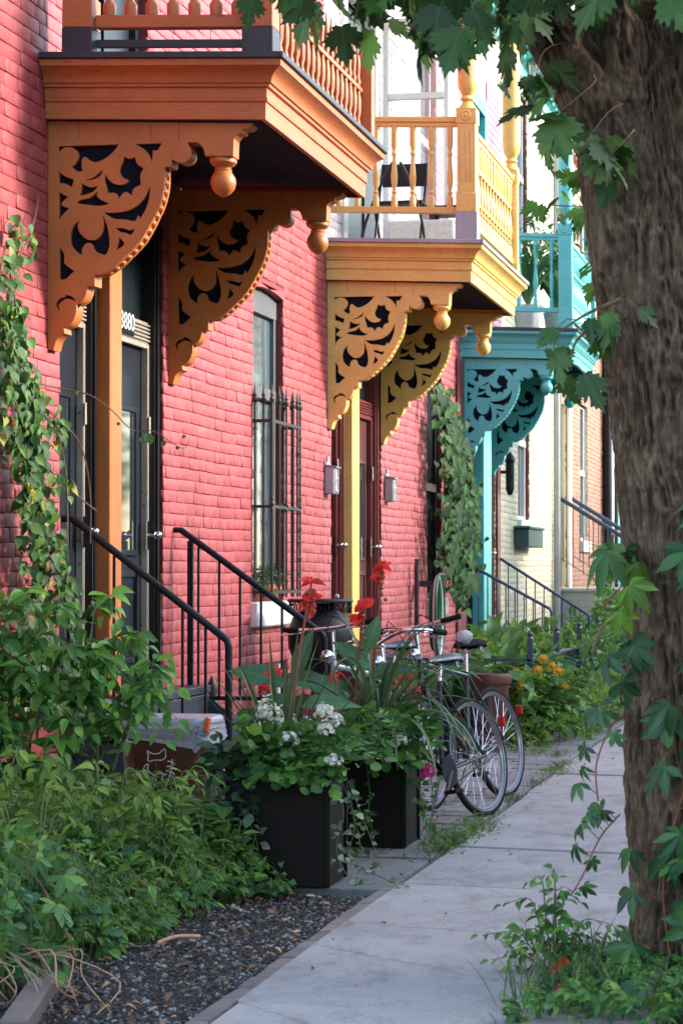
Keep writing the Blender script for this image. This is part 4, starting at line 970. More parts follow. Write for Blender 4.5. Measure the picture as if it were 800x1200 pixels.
bark_stem(tk, [(-.62, 8.2, 3.36), (-.45, 7.9, 3.33), (-.2, 7.6, 3.4), (.3, 7.3, 3.8), (1, 7.1, 4.6)], [(0, .04), (.5, .04), (1, .03)], 57, 50)
to = tk.build('trunk', 'bark', tr, angle=180)
def ridge_attr(o):
    a = o.data.attributes.new('ridge', 'FLOAT', 'POINT'); a.data.foreach_set('value', np.concatenate(COLR).astype(np.float32)); COLR.clear()
ridge_attr(to)
def clump(lf, cen, ext, k, size, shape=MAP, mi=0, hang=.55, out=None, seed=0):
    c = np.array(cen, float); e = np.array(ext, float)
    d = rs.normal(0, 1, (k, 3)); d /= np.linalg.norm(d, axis=1, keepdims=True); P = c+d*e*(rs.rand(k, 1)**.45)
    D = d*.5+rs.normal(0, .45, (k, 3))+np.array([0, 0, -hang]); U = rs.normal(0, .35, (k, 3))+np.array([0, 0, .9])+d*.5
    lf.put(shape, P, D, U, size*(.6+.6*rs.rand(k)), mi)
def twigs(mb, a, cens, r0=.012):
    for c in cens:
        a_, c_ = Vector(a), Vector(c); m_ = (a_+c_)/2+Vector((rnd.gauss(0, .03), rnd.gauss(0, .03), .04))
        mb.tube(sp3([a_, m_, c_], 4), [r0*(1-.7*i/8) for i in range(9)], 6)
cr = LF(); bt = MB()
def spray(lf, mb, pts, size, k, sd=.0, shape=MAP, mi=0, r0=.008, side=.13, hang=.8):
    """a twig with leaves hung off both sides by their stalks"""
    P = sp3(pts, 6); mb.tube(P, [r0*(1-.75*i/(len(P)-1)) for i in range(len(P))], 5)
    seq = [P[int(round((len(P)-1)*(.1+.9*i/max(1, k-1))))] for i in range(k)]
    for i, p in enumerate(seq):
        a = rnd.random()*6.28; off = Vector((math.cos(a)*side, math.sin(a)*side, -side*(.2+hang*rnd.random())))
        q = p+off*(.5+.7*rnd.random()); mb.tube([p, p.lerp(q, .5)+Vector((0, 0, .02)), q], .0017, 4)
        d = (q-p).normalized()+Vector((rnd.gauss(0, .25), rnd.gauss(0, .25), -hang*.9)); u = Vector((rnd.gauss(0, .35), -.75+rnd.gauss(0, .3), .8))
        lf.put(shape, [q], [tuple(d)], [tuple(u)], size*(.7+.5*rnd.random()), mi)
# low hanging sprays that cross the top of the view
tops = [((-1.15, 8.2, 3.62), (-1.6, 8.5, 3.66), (-2.05, 8.7, 3.60)), ((-1.2, 8.2, 3.66), (-1.55, 8.4, 3.60), (-1.80, 8.6, 3.50)), ((-1.1, 8.2, 3.6), (-1.4, 8.4, 3.56), (-1.62, 8.6, 3.46)), ((-1.0, 8.2, 3.5), (-1.25, 8.35, 3.50), (-1.42, 8.5, 3.36)),
 ((-.95, 8.2, 3.45), (-1.1, 8.2, 3.45), (-1.24, 8.3, 3.34)), ((-.9, 8.1, 3.5), (-1.05, 8.0, 3.42), (-1.12, 8.0, 3.25)), ((-.8, 8.1, 3.55), (-.9, 7.9, 3.45), (-.93, 7.85, 3.30)), ((-.7, 8.1, 3.6), (-.72, 7.9, 3.5), (-.66, 7.8, 3.36))]
for t_ in tops:
    t_ = [(p[0], p[1], p[2]+.05) for p in t_]; spray(cr, bt, t_, .165, 9); spray(cr, bt, [(p[0]+rnd.gauss(0, .08), p[1]+rnd.gauss(0, .2), p[2]+.09) for p in t_], .16, 8)
for c, e, k_ in (((-1.0, 8.15, 3.12), (.11, .12, .07), 8), ((-.92, 8.05, 2.98), (.11, .12, .08), 9), ((-.82, 8.05, 2.88), (.12, .12, .07), 9), ((-.78, 8.0, 2.78), (.08, .1, .06), 4)):
    clump(cr, c, e, k_, .135, hang=.9); twigs(bt, (c[0]+.12, c[1]+.1, c[2]+.15), [c], .003)
for c, k_ in (((-1.45, 8.4, 3.70), 60), ((-1.9, 8.6, 3.78), 50), ((-1.0, 8.3, 3.74), 36), ((-2.1, 8.8, 3.85), 30)): clump(cr, c, (.35, .3, .14), k_, .15)
spray(cr, bt, [(-.72, 8.25, 2.38), (-.84, 8.2, 2.32), (-.96, 8.2, 2.24)], .12, 7, hang=.5, side=.08); spray(cr, bt, [(-.74, 8.25, 2.34), (-.86, 8.2, 2.24), (-.88, 8.15, 2.14)], .13, 5, hang=1.2, side=.08)
for i in range(46):   # the crown over the picture
    a = rnd.random()*6.28; q = rnd.random()**.5*2.6; clump(cr, (-.5+q*math.cos(a), 8.2+q*math.sin(a), 5.0+rnd.random()*2.6-.28*q), (.75, .75, .5), 55, .16)
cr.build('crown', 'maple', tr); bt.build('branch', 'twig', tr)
# second maple, its trunk beyond the first; low branches reach into view
def maple2(label, x, y, spec, big, mat):
    t2 = thing('maple_tree', label, 'tree', (x, y, 0)); k2 = MB()
    bark_stem(k2, [(x, y, -.1), (x, y, 1.5), (x-.1, y, 3), (x-.2, y, 5), (x-.3, y, 7)], [(0, .3), (.2, .2), (1, .08)], int(y), 60, .05); 
    l2 = LF(); b2 = MB()
    for (c, e, k_) in spec: clump(l2, c, e, k_, .10, hang=.6)
    twigs(b2, (x-.05, y, 3.1), [s_[0] for s_ in spec], .009)
    for (c, e, k_) in big: clump(l2, c, e, k_, .17)
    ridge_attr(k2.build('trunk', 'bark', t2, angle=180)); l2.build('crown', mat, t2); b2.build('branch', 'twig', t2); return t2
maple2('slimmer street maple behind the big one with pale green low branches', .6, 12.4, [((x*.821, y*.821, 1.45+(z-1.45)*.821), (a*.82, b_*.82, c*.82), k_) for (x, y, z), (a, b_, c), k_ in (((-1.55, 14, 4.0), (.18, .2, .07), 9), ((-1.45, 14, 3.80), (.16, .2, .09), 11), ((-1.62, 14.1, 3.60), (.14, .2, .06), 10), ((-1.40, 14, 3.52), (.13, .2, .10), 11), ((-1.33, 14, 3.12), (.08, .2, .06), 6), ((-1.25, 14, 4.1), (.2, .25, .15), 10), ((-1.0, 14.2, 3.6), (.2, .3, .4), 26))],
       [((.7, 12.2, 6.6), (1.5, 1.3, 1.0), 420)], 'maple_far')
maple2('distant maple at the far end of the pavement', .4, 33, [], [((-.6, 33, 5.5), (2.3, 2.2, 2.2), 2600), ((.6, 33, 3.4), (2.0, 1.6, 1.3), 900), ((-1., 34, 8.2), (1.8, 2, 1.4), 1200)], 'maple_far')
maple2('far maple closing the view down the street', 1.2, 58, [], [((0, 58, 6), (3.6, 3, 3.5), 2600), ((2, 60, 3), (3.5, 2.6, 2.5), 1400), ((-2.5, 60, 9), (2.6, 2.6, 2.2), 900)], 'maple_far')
# ================================================================== OBJECTS
# --- rubbish bin with clear liner
bn = thing('trash_bin', 'brown plastic trash bin with clear liner and white cat doodle', 'trash bin', (-3.26, 11.66, 0))
def rrect(x0, x1, y0, y1, r, n_=6):
    pts = []
    for (cx, cy, a0) in ((x1-r, y0+r, -90), (x1-r, y1-r, 0), (x0+r, y1-r, 90), (x0+r, y0+r, 180)):
        for i in range(n_+1): a = R(a0+90*i/n_); pts.append((cx+r*math.cos(a), cy+r*math.sin(a)))
    return pts
def loft(mb, rings, mi=0, cap=True):
    k = len(rings[0][0]); vs = [(p[0], p[1], z) for ring, z in rings for p in ring]
    fs = [(i*k+j, i*k+(j+1) % k, (i+1)*k+(j+1) % k, (i+1)*k+j) for i in range(len(rings)-1) for j in range(k)]
    if cap: fs += [tuple(reversed(range(k)))]
    return mb.add(vs, fs, mi)
q = MB(); loft(q, [(rrect(-3.44, -3.08, 11.52, 11.83, .07), .02), (rrect(-3.46, -3.06, 11.49, 11.86, .08), .45), (rrect(-3.475, -3.045, 11.475, 11.875, .08), .655)]); q.build('body', 'binbrown', bn, angle=50)
q = MB(); loft(q, [(rrect(-3.49, -3.03, 11.46, 11.89, .06), .70), (rrect(-3.49, -3.03, 11.46, 11.89, .06), .718), (rrect(-3.48, -3.04, 11.47, 11.88, .06), .73)]); q.add([(p[0], p[1], .731) for p in rrect(-3.48, -3.04, 11.47, 11.88, .06)], [tuple(range(28))]); q.build('rim', 'grey_plastic', bn, angle=50)
q = MB(); rings = []
for i in range(12):
    t = i/11; z = .70-.09*t; ring = []
    for j, p in enumerate(rrect(-3.495, -3.025, 11.455, 11.895, .07, 12)):
        a = j*.9; d = .006*math.sin(a*2.3+t*7)+.007*math.sin(a*5.1-t*3)*t+.004*rnd.gauss(0, 1); cx, cy = -3.26, 11.675
        ring.append((p[0]+(p[0]-cx)/.23*d, p[1]+(p[1]-cy)/.23*d))
    rings.append((ring, z-.0+(.03*math.sin(j*.3))*0))
rings[-1] = (rings[-1][0], rings[-1][1])
loft(q, rings, cap=False)
for i in range(len(q.v)-52, len(q.v)):
    v = q.v[i]; q.v[i] = (v[0], v[1], v[2]-.028*math.sin(i*.55)-.02*math.sin(i*.21))
q.build('bin_liner', 'bag', bn, angle=60)
q = MB(); q.box(-3.79, -3.0, 0, 0, 0, 0) if False else None
q.mbox(Matrix.Translation((-3.025, 11.50, .70)) @ Euler((0, R(8), 0)).to_matrix().to_4x4(), .022, .05, .075); q.build('latch', 'orange_plastic', bn, bevel=.004, smooth=False)
q = MB()
def doodle(P, closed=False):
    pts = [Vector((-3.345+(x-220)*.00112, 11.482, .575-(y-455)*.00112)) for x, y in P]
    pts = [Vector((p.x, 11.4735+(.66-p.z)*.075, p.z)) for p in pts]
    q.tube(sp3(pts, 3), .0028, 5)
doodle([(238, 460), (262, 472), (292, 470), (318, 450), (322, 478), (318, 492), (300, 500), (272, 500), (250, 506), (240, 498), (243, 482), (238, 460)])
doodle([(240, 515), (224, 530), (222, 552), (238, 572), (262, 578), (268, 568), (250, 556), (238, 540), (243, 518)])
doodle([(258, 582), (262, 594), (276, 590), (272, 582)])
doodle([(352, 494), (350, 520), (345, 550), (332, 585), (318, 600), (305, 588), (310, 566), (325, 560)])
for a in ((350, 510, 330, 505), (350, 510, 364, 518), (347, 530, 326, 528), (347, 530, 366, 542), (342, 550, 322, 548), (342, 550, 360, 562), (336, 568, 352, 578)): doodle([(a[0], a[1]), ((a[0]+a[2])/2, (a[1]+a[3])/2-3), (a[2], a[3])])
q.build('cat_doodle', 'white_plastic', bn)
# --- far brown bin
q = MB(); q.lathe([(.001, 0), (.11, 0), (.13, .3), (.145, .55), (.16, .55), (.165, .6), (.155, .625), (.13, .63), (.12, .59), (.001, .57)], (-2.74, 19.4, 0), 24)
tag(q.build('garden_tub', 'terrabin', loc=None), 'red brown plastic tub by the iron fence behind the bicycles', 'tub')
# --- planters
def planter(label, x0, x1, y0, y1, h):
    y0 -= .10; y1 -= .06; x0 -= .02
    t_ = thing('planter', label, 'planter', ((x0+x1)/2, (y0+y1)/2, .04), 'black box planters by the pavement')
    q = MB(); z = .045; rows = 4
    q.box(x0, x1, y0, y0+.02, z, z+h); q.box(x0, x1, y1-.02, y1, z, z+h); q.box(x0, x0+.02, y0+.021, y1-.021, z, z+h); q.box(x1-.02, x1, y0+.021, y1-.021, z, z+h)
    q.build('box', 'plblack', t_, bevel=.003, smooth=False)
    for (x, y) in ((x0, y0), (x1, y0), (x0, y1), (x1, y1)): q = MB(); q.box(x-.012, x+.012, y-.012, y+.012, z+.001, z+h-.002); q.build('corner_post', 'plblack', t_, bevel=.003, smooth=False)
    q = MB(); q.box(x0+.02, x1-.02, y0+.02, y1-.02, z+.05, z+h-.04); q.build('soil', 'soil', t_, smooth=False)
    return t_
planter('larger black wooden planter nearest the gravel, full of white geraniums', -2.66, -2.225, 10.66, 11.0, .46)
planter('black wooden planter beside the bicycles, under arching green blades', -2.64, -2.16, 12.24, 12.60, .44)
# --- mailboxes
def mailbox(label, y, z):
    t_ = thing('mailbox', label, 'mailbox', (W, y, z), 'cast metal mailboxes on the brick wall'); q = MB()
    q.box(W+.005, W+.10, y-.11, y+.11, z-.15, z+.12); q.build('box', 'pewter', t_, bevel=.008, smooth=False, seg=2)
    q = MB(); q.prism([(-.12, .121), (.12, .121), (.12, .13), (.07, .17), (.045, .16), (.03, .21), (0, .235), (-.03, .21), (-.045, .16), (-.07, .17), (-.12, .13)], lambda a, b_: (W+.004, y+a, z+b_), lambda a, b_: (W+.022, y+a, z+b_)); q.build('crest', 'pewter', t_, smooth=False)
    q = MB(); q.mbox(Matrix.Translation((W+.06, y, z+.127)) @ Euler((0, R(12), 0)).to_matrix().to_4x4(), .13, .235, .012)
    q.sphere((W+.104, y, z+.0), .03, 12, 0, (.5, 1, 1)); q.lathe([(.05, 0), (.055, .004), (.05, .008)], (W+.1, y, z), 16, axis='x')
    for a in (-.085, .085): q.cyl((W+.105, y+a, z-.12), (W+.105, y+a, z+.10), .006, 6)
    q.tube([(W+.105, y-.085, z-.12), (W+.115, y, z-.135), (W+.105, y+.085, z-.12)], .006, 6); q.build('lid', 'pewter', t_); t_.scale = (.85, .85, .85)
mailbox('grey cast mailbox on the pink wall left of the yellow post', 19.88, 2.23); mailbox('grey cast mailbox on the rose wall right of the maroon doors', 22.62, 2.24)
q = MB(); q.cyl((W+.12, 30.62, 2.5), (W+.12, 30.62, 2.85), .055, 10); q.lathe([(.001, 0), (.07, .0), (.075, .02), (.05, .08), (.02, .12), (.001, .14)], (W+.12, 30.62, 2.85), 12); q.box(W, W+.1, 30.6, 30.64, 2.7, 2.74)
q.lathe([(.001, -.08), (.03, -.07), (.055, 0)], (W+.12, 30.62, 2.5), 10); tag(q.build('wall_lamp', 'frameblack', loc=None), 'small dark wall lamp beside the maroon pier below the teal bracket', 'lamp')
# --- window pots
for y, r_, h_, lab in ((17.50, .06, .11, 'small terracotta pot at the near end of the barred window sill'), (17.78, .075, .13, 'largest terracotta pot in the middle of the barred window sill'), (18.05, .065, .12, 'terracotta pot at the far end of the barred window sill')):
    t_ = thing('flower_pot', lab, 'flower pot', (W-.03, y, 1.223), 'terracotta pots on the window sill'); q = MB()
    q.lathe([(.001, 0), (r_*.7, 0), (r_*.95, h_*.75), (r_*1.08, h_*.76), (r_*1.08, h_), (r_*.9, h_), (r_*.85, h_*.9), (.001, h_*.88)], (W-.03, y, 1.224), 16); q.build('pot', 'terra', t_)
    lf = LF(); clump(lf, (W+.0, y, 1.224+h_+.07), (.10, .12, .09), 120, .032, OV, hang=0); lf.build('foliage', 'ivy', t_)
# --- window box on the cream house
q = MB(); q.box(W+.01, W+.20, 31.9, 33.5, 1.78, 2.02); q.box(W+.005, W+.22, 31.86, 33.54, 2.02, 2.06)
tag(q.build('window_box', 'greenbox', loc=None, bevel=.01, smooth=False), 'dark green window box under the cream house window', 'window box')
# --- lantern on the cream house
t_ = thing('lantern', 'glass and metal lantern high on the cream house below the cornice', 'lantern', (W, 31.8, 7.7)); q = MB(); lx, ly = W+.35, 31.8
q.tube([(W, ly, 8.35), (lx, ly, 8.4), (lx, ly, 8.3)], .02, 6); q.lathe([(.02, .06), (.16, -.02), (.17, -.05), (.15, -.05)], (lx, ly, 8.25), 6); q.lathe([(.10, -.0), (.11, -.02), (.06, -.2), (.02, -.3), (.001, -.32)], (lx, ly, 7.75), 6)
for i in range(6): a = i*math.pi/3; q.cyl((lx+.15*math.cos(a), ly+.15*math.sin(a), 8.2), (lx+.10*math.cos(a), ly+.10*math.sin(a), 7.75), .012, 5)
q.build('lantern_frame', 'greenbox', t_, smooth=False); q = MB(); q.lathe([(.001, 0), (.09, .0), (.135, .44), (.001, .44)], (lx, ly, 7.76), 6); q.build('pane', 'mglass', t_, smooth=False)
# --- cast iron urn
ur = thing('iron_urn', 'black cast iron urn table with lacy rim in front of the barred window wall', 'urn', (-3.72, 17.3, 0)); q = MB(); ux, uy = -3.70, 17.3
q.lathe([(.001, 0), (.17, 0), (.18, .04), (.09, .10), (.06, .3), (.08, .5), (.06, .62), (.10, .70), (.19, .78), (.235, .90), (.24, 1.02), (.20, 1.12), (.12, 1.18), (.10, 1.22), (.001, 1.22)], (ux, uy, 0), 26); q.build('body', 'iron', ur)
q = MB(); q.lathe([(.001, 1.225), (.235, 1.225), (.245, 1.235), (.235, 1.25), (.001, 1.25)], (ux, uy, 0), 30)
for i in range(22):
    a = i*2*math.pi/22; c_ = Vector((ux+.225*math.cos(a), uy+.225*math.sin(a), 1.18)); q.tube([c_+Vector((0, 0, .045)), c_+Vector((math.cos(a+1.57)*.02, math.sin(a+1.57)*.02, .01)), c_+Vector((0, 0, -.03)), c_+Vector((-math.cos(a+1.57)*.02, -math.sin(a+1.57)*.02, .01))], .005, 5, closed=True)
q.build('rim', 'iron', ur); q = MB(); q.sphere((ux+.14, uy-.08, 1.27), .02, 10); q.build('knob', 'pewter', ur)
# --- hose on its post
hs = thing('garden_hose', 'green garden hose coiled on a brown post by the ivy window', 'hose', (-4.05, 24.2, 0)); q = MB()
for j in range(7):
    pts = [(-4.02+.012*j+.01*math.sin(j), 24.28+.33*math.cos(a)*(.75+.05*j)*.8, 1.05-.0*j+(.30+.02*j)*math.sin(a)*.9-(.12 if math.sin(a) < 0 else 0)) for a in [i*2*math.pi/28 for i in range(28)]]
    q.tube(pts, .014, 7, closed=True, mi=j % 2 if j > 4 else 0)
q.build('coil', ['hose', 'white_plastic'], hs); q = MB(); q.box(-4.15, -4.11, 23.9, 23.96, 0, 1.45); q.prism([(23.89, 1.45), (23.97, 1.45), (23.93, 1.58)], lambda a, b_: (-4.15, a, b_), lambda a, b_: (-4.11, a, b_)); q.box(-4.18, -3.98, 24.22, 24.30, 1.30, 1.36); q.build('post', 'rustiron', hs, smooth=False)
# --- low iron garden fence beyond the bikes
fe = thing('garden_fence', 'low blue black iron fence around the yellow flower bed', 'fence', (-2.6, 22, 0)); q = MB()
def fenceline(a, b_, h_, nb):
    a, b_ = Vector(a), Vector(b_)
    q.bar(a+Vector((0, 0, h_)), b_+Vector((0, 0, h_)), .05, .022); q.bar(a+Vector((0, 0, .15)), b_+Vector((0, 0, .15)), .03, .02)
    for i in range(nb+1):
        p = a.lerp(b_, i/nb); q.bar((p.x, p.y, .02), (p.x, p.y, h_-.0), .014, .014)
fenceline((-3.9, 20.5, 0), (-2.56, 20.5, 0), .70, 9); fenceline((-2.56, 20.5, 0), (-2.50, 26.5, 0), .70, 30); q.build('rails', 'blueiron', fe, smooth=False)
for y in (20.5, 22.5, 24.5, 26.5):
    q = MB(); q.box(-2.585, -2.535, y-.025, y+.025, 0, .88); q.lathe([(.03, 0), (.02, .02), (.028, .04), (.001, .07)], (-2.56, y, .88), 8); q.build('post', 'blueiron', fe, smooth=False)
# --- balcony chairs and plants
ch = thing('folding_chair', 'black metal folding chair on the yellow balcony', 'chair', (-3.75, 20.9, 4.19)); q = MB(); cx_, cy_ = -3.72, 20.75
for dx in (-.2, .2):
    q.tube([(cx_+dx, cy_-.22, 4.2), (cx_+dx, cy_+.22, 5.05)], .012, 6); q.tube([(cx_+dx, cy_+.22, 4.2), (cx_+dx, cy_-.2, 4.64)], .012, 6)
for dx in (-.34, .30): q.tube(sp3([(cx_+dx*.9, cy_-.3, 4.2), (cx_+dx*.75, cy_-.25, 4.5), (cx_+dx*.35, cy_-.2, 4.85), (cx_+dx*.1, cy_-.2, 5.0)]), .013, 6)
q.build('legs', 'iron', ch); q = MB(); q.box(cx_-.22, cx_+.22, cy_-.2, cy_+.2, 4.64, 4.665); q.build('seat', 'iron', ch, smooth=False); q = MB(); q.box(cx_-.2, cx_+.2, cy_+.2, cy_+.22, 4.85, 5.05); q.build('backrest', 'iron', ch, smooth=False)
q = MB(); q.box(-3.95, -3.35, 21.4, 21.8, 4.19, 4.62); tag(q.build('storage_box', 'white_plastic', loc=None, bevel=.02, smooth=False, seg=2), 'white storage box behind the yellow balcony rail', 'box')
q = MB(); q.box(-3.62, -3.05, 21.5, 21.9, 4.7, 4.76)
for x in (-3.6, -3.1): q.box(x, x+.04, 21.52, 21.56, 4.19, 4.7); q.box(x, x+.04, 21.82, 21.86, 4.19, 4.7)
tag(q.build('balcony_table', 'darkmaroon', loc=None, smooth=False), 'dark low table at the far end of the yellow balcony', 'table')
for (x, y, lab) in ((-3.5, 27.9, 'potted plant with long leaves nearest the rail of the teal balcony'), (-3.25, 28.8, 'tall potted plant at the far end of the teal balcony')):
    t_ = thing('potted_plant', lab, 'plant', (x, y, 4.17), 'potted plants on the balconies'); q = MB(); q.lathe([(.001, 0), (.13, 0), (.18, .34), (.19, .36), (.001, .33)], (x, y, 4.18), 16); q.build('pot', 'white_plastic', t_)
    q = MB()
    for i in range(34): a = rnd.random()*6.28; strap_blade(q, (x, y, 4.5), (math.cos(a)*.5, math.sin(a)*.5, 1.1), .7+.6*rnd.random(), .07, 1.7)
    q.build('foliage', 'canna', t_); lf = LF(); clump(lf, (x, y, 5.2), (.35, .3, .4), 120, .13, OV, hang=.3); lf.build('leaves', 'ivy', t_)
# ================================================================== BICYCLES
def bicycle(label, pos, heading, lean, frame, rimm='alu', fender=None, bars='swept', saddle='blueseat', step=False, stand=True):
    root = thing('bicycle', label, 'bicycle', pos, 'bicycles parked at the pavement edge')
    root.rotation_euler = (0, 0, 0)
    hide = root.location.copy(); root.location = (0, 0, 0)     # build locally, place afterwards
    RW = .335; rx, fx = -.50, .54
    for wi, cx in enumerate((rx, fx)):
        q = MB(); pts = [(cx+RW*math.cos(a), 0, .342+RW*math.sin(a)) for a in [i*2*math.pi/64 for i in range(64)]]; q.tube(pts, .0165, 10, closed=True); wo = q.build('wheel', 'rubber', root); wo['label'] = 'rear wheel' if wi == 0 else 'front wheel'
        q = MB()
        for yy in (-.011, .011): q.tube([(cx+(RW-.016)*math.cos(a), yy, .342+(RW-.016)*math.sin(a)) for a in [i*2*math.pi/64 for i in range(64)]], .0055, 6, closed=True)
        q.tube([(cx+(RW-.026)*math.cos(a), 0, .342+(RW-.026)*math.sin(a)) for a in [i*2*math.pi/64 for i in range(64)]], .010, 6, closed=True); q.build('rim', rimm, wo)
        q = MB()
        for i in range(32):
            a = i*2*math.pi/32; sd_ = .032 if i % 2 else -.032; h_ = a+(.55 if (i//2) % 2 else -.55)
            q.cyl((cx+.02*math.cos(h_), sd_, .342+.02*math.sin(h_)), (cx+(RW-.028)*math.cos(a), 0, .342+(RW-.028)*math.sin(a)), .0013, 4)
        q.cyl((cx, -.045, .342), (cx, .045, .342), .016, 12); q.cyl((cx, -.03, .342), (cx, -.026, .342), .028, 14); q.cyl((cx, .026, .342), (cx, .03, .342), .028, 14); q.cyl((cx, -.065, .342), (cx, .065, .342), .005, 8); q.build('spokes', 'chrome', wo)
        if fender:
            q = MB(); a0, a1 = (R(-5), R(195)) if wi == 0 else (R(20), R(215)); Rf = RW+.035; k_ = 40; vs = []
            for i in range(k_+1):
                a = a0+(a1-a0)*i/k_
                for yy, dr in ((-.026, -.014), (-.018, -.003), (0, .002), (.018, -.003), (.026, -.014)): vs.append((cx+(Rf+dr)*math.cos(a), yy, .342+(Rf+dr)*math.sin(a)))
            q.add(vs, [(i*5+j, i*5+j+1, i*5+j+6, i*5+j+5) for i in range(k_) for j in range(4)])
            for aa in (a0+.15, (a0+a1)/2-.6) if wi == 0 else (a1-.15,):
                for yy in (-.03, .03): q.cyl((cx, yy*1.2, .342), (cx+Rf*math.cos(aa), yy*.8, .342+Rf*math.sin(aa)), .002, 4)
            q.build('fender', fender, root)
    BB = (-.07, 0, .285); ST = (-.22, 0, .80); HT, HB = (.37, 0, .90), (.415, 0, .74)
    q = MB(); r_ = .0155
    q.cyl(BB, ST, r_); q.cyl(HT, HB, .019); q.cyl((BB[0], -.035, BB[2]), (BB[0], .035, BB[2]), .022)
    if step: q.tube(sp3([HB, (.2, 0, .50), (.02, 0, .36), BB]), .017, 10); q.tube(sp3([(.385, 0, .85), (.2, 0, .64), (.0, 0, .5), (-.14, 0, .50)]), .014, 10)
    else: q.cyl((.376, 0, .875), (-.213, 0, .775), r_); q.cyl(HB, BB, .018)
    for yy in (-.05, .05):
        q.cyl((BB[0], yy*.5, BB[2]), (rx, yy, .342), .009); q.cyl((ST[0]+.01, yy*.25, ST[2]-.03), (rx, yy, .342), .008)
        q.tube(sp3([(HB[0], yy*.7, .72), (.45, yy, .55), (fx, yy, .342)]), [.012-.0003*i for i in range(11)], 8)
    q.cyl((HB[0], -.04, .725), (HB[0], .04, .725), .016); q.build('frame', frame, root)
    sh = .95 if not step else .90
    q = MB(); q.cyl(ST, (-.255, 0, sh-.02), .0125); q.build('seat_post', 'chrome', root)
    q = MB(); prof = [(-.14, .082, 0), (-.12, .088, .012), (-.05, .075, .014), (.02, .042, .006), (.09, .022, .004), (.135, .014, -.004)]
    vs = []
    for (x, hw, dz) in prof:
        for (yy, zz) in ((-1, -.045), (-1, -.012), (-.6, .012), (0, .018), (.6, .012), (1, -.012), (1, -.045)): vs.append((-.255+x, yy*hw, sh+.03+dz+zz*(.5+hw*6)*.8))
    k_ = len(prof); fs = [(i*7+j, i*7+j+1, i*7+j+8, i*7+j+7) for i in range(k_-1) for j in range(6)]+[tuple(reversed(range(7))), tuple(range((k_-1)*7, k_*7))]; q.add(vs, fs); so = q.build('saddle', saddle, root, angle=60)
    q = MB()
    for yy in (-.02, .02): q.tube(sp3([(-.36, yy*1.5, sh-.005), (-.26, yy, sh-.03), (-.15, yy*.6, sh+.0)]), .0035, 6)
    for yy in (-.055, .055):
        for i in range(5): q.lathe([(.012, 0), (.016, .004), (.012, .008)], (-.36, yy, sh-.035+i*.008), 8)
    q.build('springs', 'chrome', so)
    q = MB(); q.cyl((BB[0], .045, BB[2]), (BB[0], .05, BB[2]), .085, 28); q.build('chainring', 'iron', root)
    for sg in (1, -1):
        q = MB(); e = Vector((BB[0]+.12*sg, .07*sg, BB[2]-.12*sg)); q.bar((BB[0], .06*sg, BB[2]), e, .02, .012); co_ = q.build('crank', 'chrome', root)
        q = MB(); q.box(e.x-.045, e.x+.045, e.y-.0+.01*sg, e.y+.09*sg, e.z-.012, e.z+.012); q.build('pedal', 'rubber', co_, bevel=.004, smooth=False)
    q = MB(); q.tube([(BB[0], .048, BB[2]+.085), (rx, .048, .342+.035), (rx-.035, .048, .342), (rx, .048, .342-.035), (BB[0], .048, BB[2]-.085)], .004, 5); q.build('chain', 'iron', root)
    q = MB(); st0 = (.365, 0, .92)
    if bars == 'swept':
        zb = 1.03; q.cyl(HT, (.36, 0, zb-.0), .012); q.cyl((.36, 0, zb-.01), (.40, 0, zb), .014)
        for sg in (1, -1): q.tube(sp3([(.40, 0, zb), (.41, .06*sg, zb+.02), (.40, .17*sg, zb+.045), (.33, .25*sg, zb+.035), (.20, .29*sg, zb+.015)]), .011, 8)
        ends = [((.26, .275*sg, zb+.025), (.16, .298*sg, zb+.008)) for sg in (1, -1)]
    else:
        zb = 1.08; q.cyl(HT, (.36, 0, zb), .012); q.cyl((.36, 0, zb), (.43, 0, zb+.01), .013); q.tube([(.40, -.30, zb+.03), (.43, -.1, zb+.01), (.43, .1, zb+.01), (.40, .30, zb+.03)], .0115, 8)
        ends = [((.41, .2*sg, zb+.02), (.392, .325*sg, zb+.032)) for sg in (1, -1)]
    hb = q.build('handlebar', 'chrome', root)
    for a, c_ in ends: q = MB(); q.cyl(a, c_, .017, 10); q.build('grip', 'rubber', hb)
    for sg, (a, c_) in zip((1, -1), ends):
        q = MB(); a, c_ = Vector(a), Vector(c_); q.tube(sp3([a+Vector((.02, -.04*sg, -.01)), a+Vector((.05, -.02*sg, -.02)), c_+Vector((.05, 0, -.03))]), .0045, 6); q.build('brake_lever', 'chrome', hb)
        q = MB(); q.tube(sp3([a+Vector((.03, -.04*sg, 0)), (.50, .10*sg, zb+.07), (.48, .02*sg, .98), (.43, .015*sg, .78)]), .0028, 5); q.build('brake_cable', 'rubber', hb)
    q = MB(); q.box(rx-.39, rx-.375, -.02, .02, .50, .56); q.build('reflector', 'redplastic', root, bevel=.004, smooth=False)
    if stand: q = MB(); q.tube([(BB[0]-.03, -.03, BB[2]-.01), (BB[0]-.08, -.17, .03), (BB[0]-.06, -.2, .01)], .007, 6); q.build('kickstand', 'chrome', root)
    q = MB(); q.sphere((.44, 0, .93), .04, 12, 0, (1, 1, 1)); q.build('headlamp', 'chrome', root)
    root.location = hide; root.rotation_mode = 'XYZ'; root.rotation_euler = (lean, 0, heading); return root
